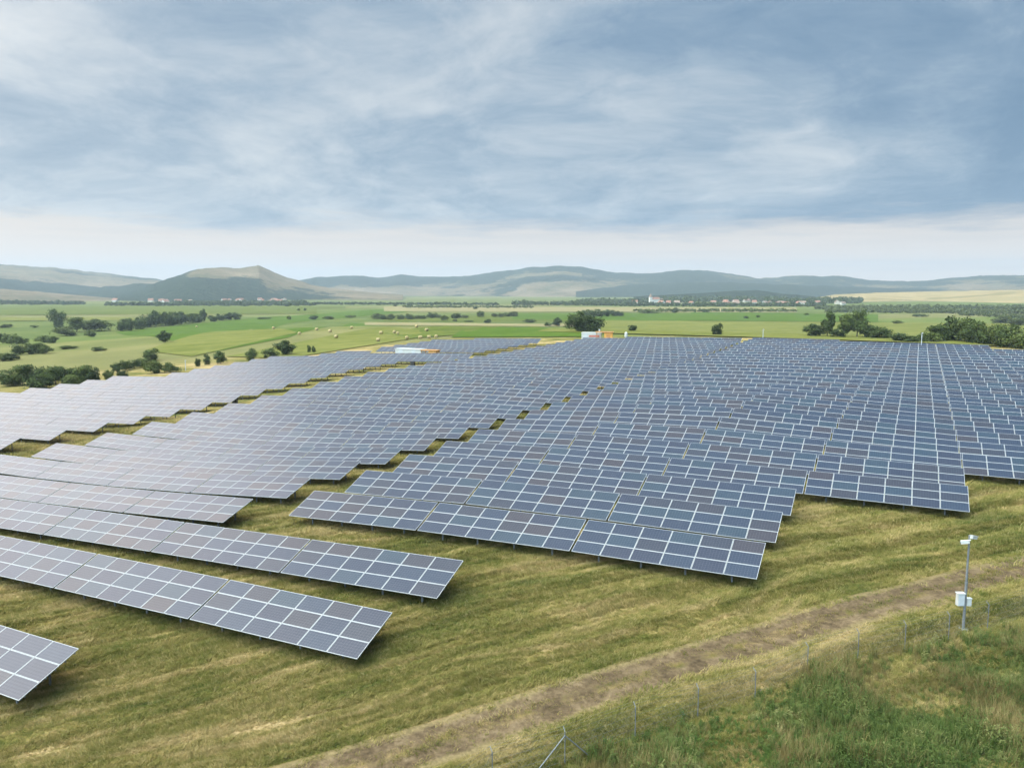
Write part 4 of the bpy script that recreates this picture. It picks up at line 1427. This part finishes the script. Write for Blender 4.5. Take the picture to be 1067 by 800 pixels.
# label, kind, foliage, x, top, base, width (distance where the foot is hidden by the farm)
PL = [
    ('tall dark tree standing alone in the left pasture, with bushes at its foot', 'tree', 'dark', 60, 322, 341, 14, 0),
    ('grey green bush next to the foot of the tall lone tree', 'bush', 'olive', 69, 340, 350, 21, 0),
    ('round bush between the lone tall tree and the wide dome bush', 'tree', 'mid', 80, 331, 346, 17, 0),
    ('wide dome shaped bush in the left pasture, right of the lone tall tree', 'tree', 'mid', 100, 332, 345, 25, 0),
    ('small low bush below the wide dome bush', 'bush', 'mid', 95, 343.5, 351, 10, 0),
    ('round dark tree alone on the edge of the bright green crop strip', 'tree', 'dark', 171, 345, 357, 13, 0),
    ('leafy shrub standing above the curving hedge at the farm corner', 'tree', 'dark', 158, 363, 376, 14, 0),
    ('broad bush partly behind the pale tables, left of a thin mast', 'bush', 'mid', 161, 374.5, 389, 16, 0),
    ('lower bush beside the thin mast at the edge of the pale tables', 'bush', 'mid', 178, 376, 388, 15, 0),
    ('thin upright shrub at the farm edge, right of the thin mast', 'tree', 'mid', 206, 373, 382, 6, 0),
    ('small upright shrub between the thin shrub and a round bush', 'tree', 'mid', 215.5, 369, 380, 7, 0),
    ('round bush at the farm edge between small upright shrubs', 'tree', 'dark', 230, 366, 379, 13, 0),
    ('small dark bush at the edge just left of the twin bushes', 'tree', 'dark', 262, 363, 376, 10, 0),
    ('lower of the twin dark bushes behind the pale tables', 'bush', 'dark', 281, 361.5, 373, 15, 0),
    ('taller of the twin dark bushes behind the pale tables', 'tree', 'dark', 298, 355, 370, 20, 0),
    ('tiny thin shrub right of the twin dark bushes', 'tree', 'dark', 322, 359.5, 367.5, 4, 0),
    ('tiny thin shrub farther right of the twin dark bushes', 'tree', 'dark', 327, 360, 367.5, 4, 0),
    ('taller part of the big dark clump above the far white cabin', 'tree', 'dark', 602, 325, 346, 23, 0),
    ('broad right tree of the big dark clump above the far white cabin', 'tree', 'dark', 618, 328.5, 346.5, 22, 0),
    ('middle tree of the big dark clump above the far white cabin', 'tree', 'dark', 610, 327, 346, 22, 0),
    ('paired bush left of the big dark clump, larger', 'tree', 'dark', 580, 331, 340, 11, 0),
    ('paired bush left of the big dark clump, smaller', 'bush', 'dark', 571, 335, 340, 7, 0),
    ('flat bush in the pasture left of the paired bushes', 'bush', 'mid', 552, 332, 336, 14, 0),
    ('low oval bush in the pale meadow right of the big clump', 'bush', 'dark', 659, 338.5, 345.5, 11, 0),
    ('round dark tree alone at the back edge of the farm', 'tree', 'dark', 747.5, 337, 349.5, 11, 0),
    ('small round tree on the straw band before the village', 'tree', 'dark', 703, 320, 326, 6, 0),
    ('flat bush on the straw band left of a small round tree', 'bush', 'mid', 676, 321.5, 326.5, 20, 0),
    ('small bush alone in the pale meadow left of the right hedge', 'bush', 'mid', 935, 333.5, 337.5, 9, 0),
    ('tall slender poplar, leftmost of the three poplars', 'poplar', 'dark', 864, 326, 0, 13, 262),
    ('round dark tree left of the three poplars', 'tree', 'dark', 851, 338, 0, 17, 262),
    ('ragged middle one of the three poplars', 'poplar', 'mid', 881, 328.5, 0, 14, 262),
    ('tallest and widest of the three poplars', 'poplar', 'dark', 895, 324.5, 0, 15, 262),
    ('bushy tree touching the right side of the tallest poplar', 'tree', 'dark', 908, 339, 0, 15, 258),
    ('rounded bush ending the poplar group on its right', 'tree', 'dark', 918, 340, 0, 15, 255),
    ('low bush between the first two poplars', 'bush', 'dark', 874, 342, 0, 12, 256),
    ('low dark bush in the gap right of the poplar group', 'bush', 'dark', 940, 347, 0, 16, 240),
    ('low dark bush just left of the farm edge mast', 'bush', 'dark', 953, 349, 0, 14, 238),
    ('first bush right of the farm edge mast', 'bush', 'mid', 969, 345, 0, 14, 240),
    ('bushy tree at the start of the tall right hedge', 'tree', 'mid', 978, 340, 0, 14, 245),
    ('tree in the right hedge with a rounded top', 'tree', 'mid', 986, 336, 0, 14, 248),
    ('highest pointed tree of the right hedge', 'tree', 'dark', 998, 328, 0, 16, 250),
    ('full tree right of the highest one in the right hedge', 'tree', 'mid', 1009, 333, 0, 16, 246),
    ('tree in the middle of the right hedge', 'tree', 'dark', 1020, 335, 0, 15, 240),
    ('lower dark tree in the dip of the right hedge', 'tree', 'dark', 1032, 338.5, 0, 14, 236),
    ('dense tree near the end of the right hedge', 'tree', 'mid', 1043, 339, 0, 14, 234),
    ('dense round tree next to last in the right hedge', 'tree', 'dark', 1052, 338, 0, 15, 230),
    ('last tree of the right hedge at the picture edge', 'tree', 'mid', 1064, 344, 0, 16, 226),
    ('pale willow like bush in the meadow above the right hedge', 'bush', 'olive', 1045, 328, 337, 19, 0),
    ('second pale bush above the end of the right hedge', 'bush', 'olive', 1062, 329, 339, 17, 0),
]
for lb, kind, mk, px, yt, yb, w, dist in PL:
    plant(px, yt, yb, w, kind, mk, lb, G_TREES, dist or None)


def run(items, kind, mk, label, group, dist=None):
    for k, (px, yt, yb, w) in enumerate(items):
        plant(px, yt, yb, w, kind, mk if isinstance(mk, str) else mk[k % len(mk)], label, group, dist and dist - 1.3 * k)


run([(128, 331, 345, 11), (137, 332, 345, 12), (146, 330, 343, 13), (155, 326.5, 341, 14), (163, 324, 340, 14), (172, 324.5, 339.5, 14), (180, 324, 339, 14), (189, 325, 338, 13), (198, 326, 337, 13), (206, 326, 336, 11), (212, 322, 335, 7)], 'tree', ('dark', 'dark', 'mid'),
    'dark tree in the dense belt along the bright green crop strip', 'trees of the dense belt by the crop strip')
run([(222, 328.5, 335, 10), (230, 326.5, 334, 10), (238, 326, 333.5, 11), (246, 325.5, 333, 10)], 'tree', 'dark', 'small dark tree in the short group right of the dense belt', 'trees of the short group by the crop strip')
run([(3, 346, 358, 14), (12, 346.5, 359, 14), (22, 349.5, 359, 11)], 'bush', ('dark', 'mid'), 'dark bush in the upper bush group at the left picture edge', 'upper left pasture bushes')
run([(46, 349, 357, 13), (55, 350, 357.5, 10)], 'bush', ('mid', 'dark'), 'grey green bush of the pair below the lone tall tree', 'pair of pasture bushes')
run([(20, 358, 369.5, 13), (31, 357, 369, 13), (40, 357, 368.5, 13), (48, 359, 368.5, 10)], 'bush', ('dark', 'mid'), 'dark bush in the row in the middle of the left pasture', 'middle row of pasture bushes')
run([(4, 367, 376, 13), (13, 367.5, 375.5, 12)], 'bush', ('mid', 'dark'), 'bush of the small pair above the big dark thicket', 'pair of bushes above the thicket')
run([(72, 359.5, 363.5, 15), (102, 361, 365.5, 13), (6, 337, 341.5, 10), (36, 338.5, 341.5, 6)], 'bush', 'mid', 'small flat bush scattered alone in the left pasture', 'scattered flat pasture bushes')
run([(5, 384.5, 410, 14.4), (17, 382.0, 408, 15.3), (29, 380.0, 407, 15.3), (41, 384.5, 405, 13.6), (52, 382.5, 403, 14.4), (62, 383.0, 401, 12.8), (74, 382.0, 399, 11.9), (84, 381.5, 397, 12.8), (93, 383.0, 395, 8.5), (36, 388.5, 408, 15.3), (68, 391.5, 402, 11.9)], 'tree', ('dark', 'mid', 'dark'),
    'dark bush in the big thicket behind the pale tables at the left', 'bushes of the big left thicket', 196.0)
run([(113, 384, 397, 9), (122, 377, 388, 10), (131, 374, 386, 12), (140, 373, 384, 13), (150, 372, 382, 12), (128, 386, 394, 10)], 'bush', ('mid', 'dark'), 'bush in the curving low hedge leading to the leafy shrub', 'bushes of the curving low hedge')
run([(393, 326, 332.5, 11), (400, 328, 333, 6), (407, 326.5, 333.5, 9), (417, 327.5, 333, 9), (427, 326.5, 333, 10), (435, 328, 332.5, 8), (441, 328.5, 332.5, 8), (450, 325, 331.5, 10), (457, 327.5, 331.5, 7), (463, 328, 334, 8), (475, 326, 332, 10), (484, 328, 331.5, 8), (501, 323.5, 330.5, 8), (508, 332, 336.5, 8), (515, 326, 330.5, 7), (522, 326, 330.5, 8), (530, 325, 330, 9), (536, 324, 330, 9), (474, 332, 335, 5), (489, 333.5, 335.5, 9)], 'tree', ('mid', 'dark', 'olive'),
    'small tree in the loose line across the middle plain', 'trees of the loose line across the plain')
run([(608, 323.5, 331, 10), (615, 322.5, 330.5, 11), (624, 321.5, 330, 11), (632, 322.5, 330, 11), (640, 323, 329.5, 10), (646, 324, 329.5, 8)], 'tree', 'dark', 'dark tree in the row directly behind the big clump', 'trees behind the big clump')
run([(299, 316, 319.5, 4), (311, 321, 324, 3), (318, 320.5, 324, 3), (301, 328.5, 333, 4), (275, 330, 332.5, 12), (343, 329, 332.5, 12), (327, 328.5, 333, 10), (365, 328, 331, 10), (412, 315, 319.5, 4), (427, 315, 320, 5), (495, 318, 322.5, 4), (546, 311, 320, 4), (734, 322, 325.5, 7), (790, 328, 331, 4), (777, 329, 332, 5), (840, 326, 328.5, 5), (955, 326.5, 330, 9), (962, 327, 330, 8)], 'bush', ('dark', 'mid'),
    'lone dark dot of a bush far out on the open plain', 'lone bushes far out on the plain')


# far treelines that read as one mass
def belt(name, items, mk, label, dens=3.0, leaf=1.5):
    """items: (x0, x1, base y, tree height px): many small crowns of leaf clumps in one mass"""
    V = []
    for x0, x1, yb0, yb1, hp in items:
        n = int((x1 - x0) / 2.2 * dens)
        for _ in range(n):
            f = rng.random(); px = x0 + (x1 - x0) * f
            p = cast(px, yb0 + (yb1 - yb0) * f + rng.normal(0, 0.35))
            hd = math.hypot(p.x - CAM[0], p.y - CAM[1])
            sc = hd / FPX
            h = hp * sc * rng.uniform(0.55, 1.1); w = h * rng.uniform(0.8, 1.5)
            k = 46
            q = rng.normal(0, 1, (k, 3)); q /= np.linalg.norm(q, axis=1)[:, None]; q *= rng.random((k, 1)) ** 0.4
            c = np.array([p.x, p.y, p.z + h * 0.5]) + q * np.array([w / 2, w / 2, h / 2])
            a = rng.normal(0, 1, (k, 3)); a /= np.linalg.norm(a, axis=1)[:, None]
            b2 = np.cross(a, rng.normal(0, 1, (k, 3))); b2 /= np.linalg.norm(b2, axis=1)[:, None]
            s = leaf * sc * 0.62 * rng.uniform(0.6, 1.3, (k, 1))
            V.append(np.stack([c - a * s, c - b2 * s * .7, c + a * s, c + b2 * s * .7], 1).reshape(-1, 3))
    V = np.concatenate(V)
    me = npmesh(name, V, np.arange(len(V)).reshape(-1, 4))
    tag(link(name, me, M_f[mk]), label, 'treeline', kind='stuff')


belt('treeline', [(-40, 90, 316.5, 317, 3.0), (110, 330, 318.3, 318.0, 3.2), (180, 320, 316.3, 316.3, 3.0), (330, 520, 317, 317.5, 2.0)], 'dark', 'thin dark treeline at the foot of the hills')
belt('treeline', [(534, 640, 317.5, 318, 4.0), (600, 720, 315.5, 315.5, 4.5), (640, 860, 318.5, 319, 3.5), (690, 820, 314, 314, 5.5), (740, 800, 312, 312, 6.5), (800, 895, 316, 316, 6.0), (870, 897, 315, 315, 5)], 'dark', 'dark wooded village edge with many far trees', dens=3.2)
belt('treeline', [(860, 1080, 325, 327, 4.2), (850, 1080, 322, 322, 4.0), (900, 1000, 324, 325, 3.5), (1000, 1080, 328, 332, 3.0)], 'olive', 'grey green riverside scrub below the straw coloured slope', dens=2.6)
belt('treeline', [(660, 830, 324.5, 324.5, 2.6), (420, 560, 320.5, 320.5, 1.8)], 'mid', 'low scrub line along the straw band')

# ------------------------------------------------------------------ villages
def house(px, yb, w, l, h, rz, wall, roof, label, group, cat='house'):
    p = cast(px, yb)
    root = link('house', None, loc=p, rot=(0, 0, rz)); tag(root, label, cat, group)
    a = MB()
    a.raw([(-l / 2, -w / 2, -1), (l / 2, -w / 2, -1), (l / 2, w / 2, -1), (-l / 2, w / 2, -1), (-l / 2, -w / 2, h), (l / 2, -w / 2, h), (l / 2, w / 2, h), (-l / 2, w / 2, h), (-l / 2, 0, h + w * .42), (l / 2, 0, h + w * .42)],
          [(0, 1, 5, 4), (2, 3, 7, 6), (1, 2, 6, 9, 5), (3, 0, 4, 8, 7)])
    link('wall', a.mesh('wall'), wall, root)
    r = MB(); e = 0.5
    s = w * .42 / (w / 2)
    for sg in (-1, 1):
        y0, z0 = sg * (w / 2 + e), h - s * e + .12
        r.raw([(-l / 2 - e, y0, z0), (l / 2 + e, y0, z0), (l / 2 + e, 0, h + w * .42 + .12), (-l / 2 - e, 0, h + w * .42 + .12), (-l / 2 - e, y0, z0 + .25), (l / 2 + e, y0, z0 + .25), (l / 2 + e, 0, h + w * .42 + .37), (-l / 2 - e, 0, h + w * .42 + .37)],
              [(0, 3, 2, 1), (4, 5, 6, 7), (0, 1, 5, 4), (0, 4, 7, 3), (1, 2, 6, 5)])
    link('roof', r.mesh('roof'), roof, root)
    return root


rv = random.Random(3)
for k in range(34):
    px = rv.uniform(636, 842) if k < 26 else rv.uniform(800, 880)
    yb = rv.uniform(314.2, 318.2)
    house(px, yb, rv.uniform(5, 8), rv.uniform(7, 12), rv.uniform(2.5, 4), rv.uniform(0, 3.1), rv.choice((M_wall, M_wallw)), rv.choice((M_roof, M_roofb, M_roof)), 'small far house with tiled roof among the trees of the right village', 'houses of the right village')
for k in range(30):
    px = rv.uniform(196, 300) if k < 22 else rv.uniform(100, 196)
    yb = rv.uniform(312.6, 316.0)
    house(px, yb, rv.uniform(6, 9), rv.uniform(8, 14), rv.uniform(3, 4.5), rv.uniform(0, 3.1), rv.choice((M_wall, M_wallw, M_wallw)), rv.choice((M_roof, M_roofb, M_roof)), 'small far house with tiled roof at the foot of the bare topped hill', 'houses of the left village')


def church(px, yb, label, H, s=1.0):
    p = cast(px, yb)
    root = link('church', None, loc=p, rot=(0, 0, YAW + 0.4)); tag(root, label, 'church'); root.scale = (s, s, s)
    a = MB(); a.box((10, 0, 5), (20, 11, 12)); link('nave', a.mesh('nave'), M_wallw, root)
    r = MB(); r.raw([(-.5, -6, 11), (20.5, -6, 11), (20.5, 6, 11), (-.5, 6, 11), (-.5, 0, 16), (20.5, 0, 16)], [(0, 1, 5, 4), (2, 3, 4, 5), (1, 2, 5), (3, 0, 4), (3, 2, 1, 0)]); link('roof', r.mesh('roof'), M_roof, root)
    t = MB(); t.box((-3, 0, H / 2 - 1), (6.5, 6.5, H + 2)); t.box((-3, 0, H * .72), (7.1, 7.1, .6)); link('tower', t.mesh('tower'), M_wallw, root)
    c = MB(); c.raw([(-6.6, -3.6, H), (.6, -3.6, H), (.6, 3.6, H), (-6.6, 3.6, H), (-3, 0, H + 10)], [(0, 1, 4), (1, 2, 4), (2, 3, 4), (3, 0, 4), (3, 2, 1, 0)]); link('spire', c.mesh('spire'), M_roofb, root)


church(236, 312.5, 'white church with a tower in the far village below the bare hill', 22)
church(679, 316.5, 'white church with a tower in the far right village', 16, 0.75)

# hay bales
def bale(px, y):
    p = cast(px, y)
    mb = MB(); r = 0.54; L = 1.0; n = 20
    V = []
    for x, k in ((-L / 2, .93), (-L / 2 + .08, 1), (-.2, 1.01), (.2, 1.01), (L / 2 - .08, 1), (L / 2, .93)):
        for i in range(n):
            a = 6.2832 * i / n; V.append((x, r * k * math.cos(a), r * 0.96 + r * k * math.sin(a) * .97))
    F = [(j * n + i, j * n + (i + 1) % n, (j + 1) * n + (i + 1) % n, (j + 1) * n + i) for j in range(5) for i in range(n)] + [tuple(range(n - 1, -1, -1)), tuple(range(5 * n, 6 * n))]
    mb.raw(V, F)
    tag(link('hay_bale', mb.mesh('hay_bale', True), M_straw, loc=p + Vector((0, 0, .3)), rot=(0, 0, px % 3.1)), 'round pale hay bale lying on the mown strips beyond the farm', 'hay bale', 'hay bales on the mown strips')


for b_ in ((350.3, 353), (344, 347), (366.5, 343.3), (397, 348.8), (411, 348), (414.5, 349.3), (444.5, 345.8), (434, 342), (312, 349.5), (394, 356.5), (424, 354.3), (438, 354), (454.5, 353), (447, 353.6), (205, 341.5), (285, 343.5), (330, 345)):
    bale(*b_)


# thin masts at the farm's far edge
def thin_mast(px, yt, yb, label, dist=None):
    p = at_dist(px, dist) if dist else cast(px, yb)
    h = height_to(px, yt, p)
    root = link('thin_mast', None, loc=p); tag(root, label, 'mast')
    mb = MB(); mb.tube((0, 0, -.3), (0, 0, h), .09, .07, 8); link('pole', mb.mesh('pole'), M_greypaint, root)
    mb = MB(); mb.box((.12, 0, h - .12), (.3, .14, .14)); link('camera_head', mb.mesh('camera_head'), M_white, root)


thin_mast(963, 346.5, 0, 'pale thin mast in front of the right hedge at the farm edge', 205)
thin_mast(39, 391.5, 403, 'pale thin mast in front of the big left thicket')
thin_mast(193.5, 375, 386, 'pale thin mast among bushes at the edge of the pale tables')
thin_mast(796.5, 343, 0, 'thin pale mast behind the middle of the far farm edge', 215)

# ------------------------------------------------------------------ the air
def haze():
    me = MB().box((-1500, 2500, 130), (12400, 12400, 290)).mesh('haze')
    m = bpy.data.materials.new('haze'); m.use_nodes = True
    t = NT(m.node_tree); t.n.clear()
    out = t.add('ShaderNodeOutputMaterial')
    v = t.add('ShaderNodeVolumePrincipled')
    v.inputs['Color'].default_value = (0.60, 0.69, 0.79, 1)
    v.inputs['Density'].default_value = 1.45e-4
    v.inputs['Anisotropy'].default_value = 0.1
    t.l.new(v.outputs[0], out.inputs['Volume'])
    o = link('haze', me, m)
    tag(o, 'thin pale blue summer haze over the plain and hills', 'haze', kind='stuff')


haze()
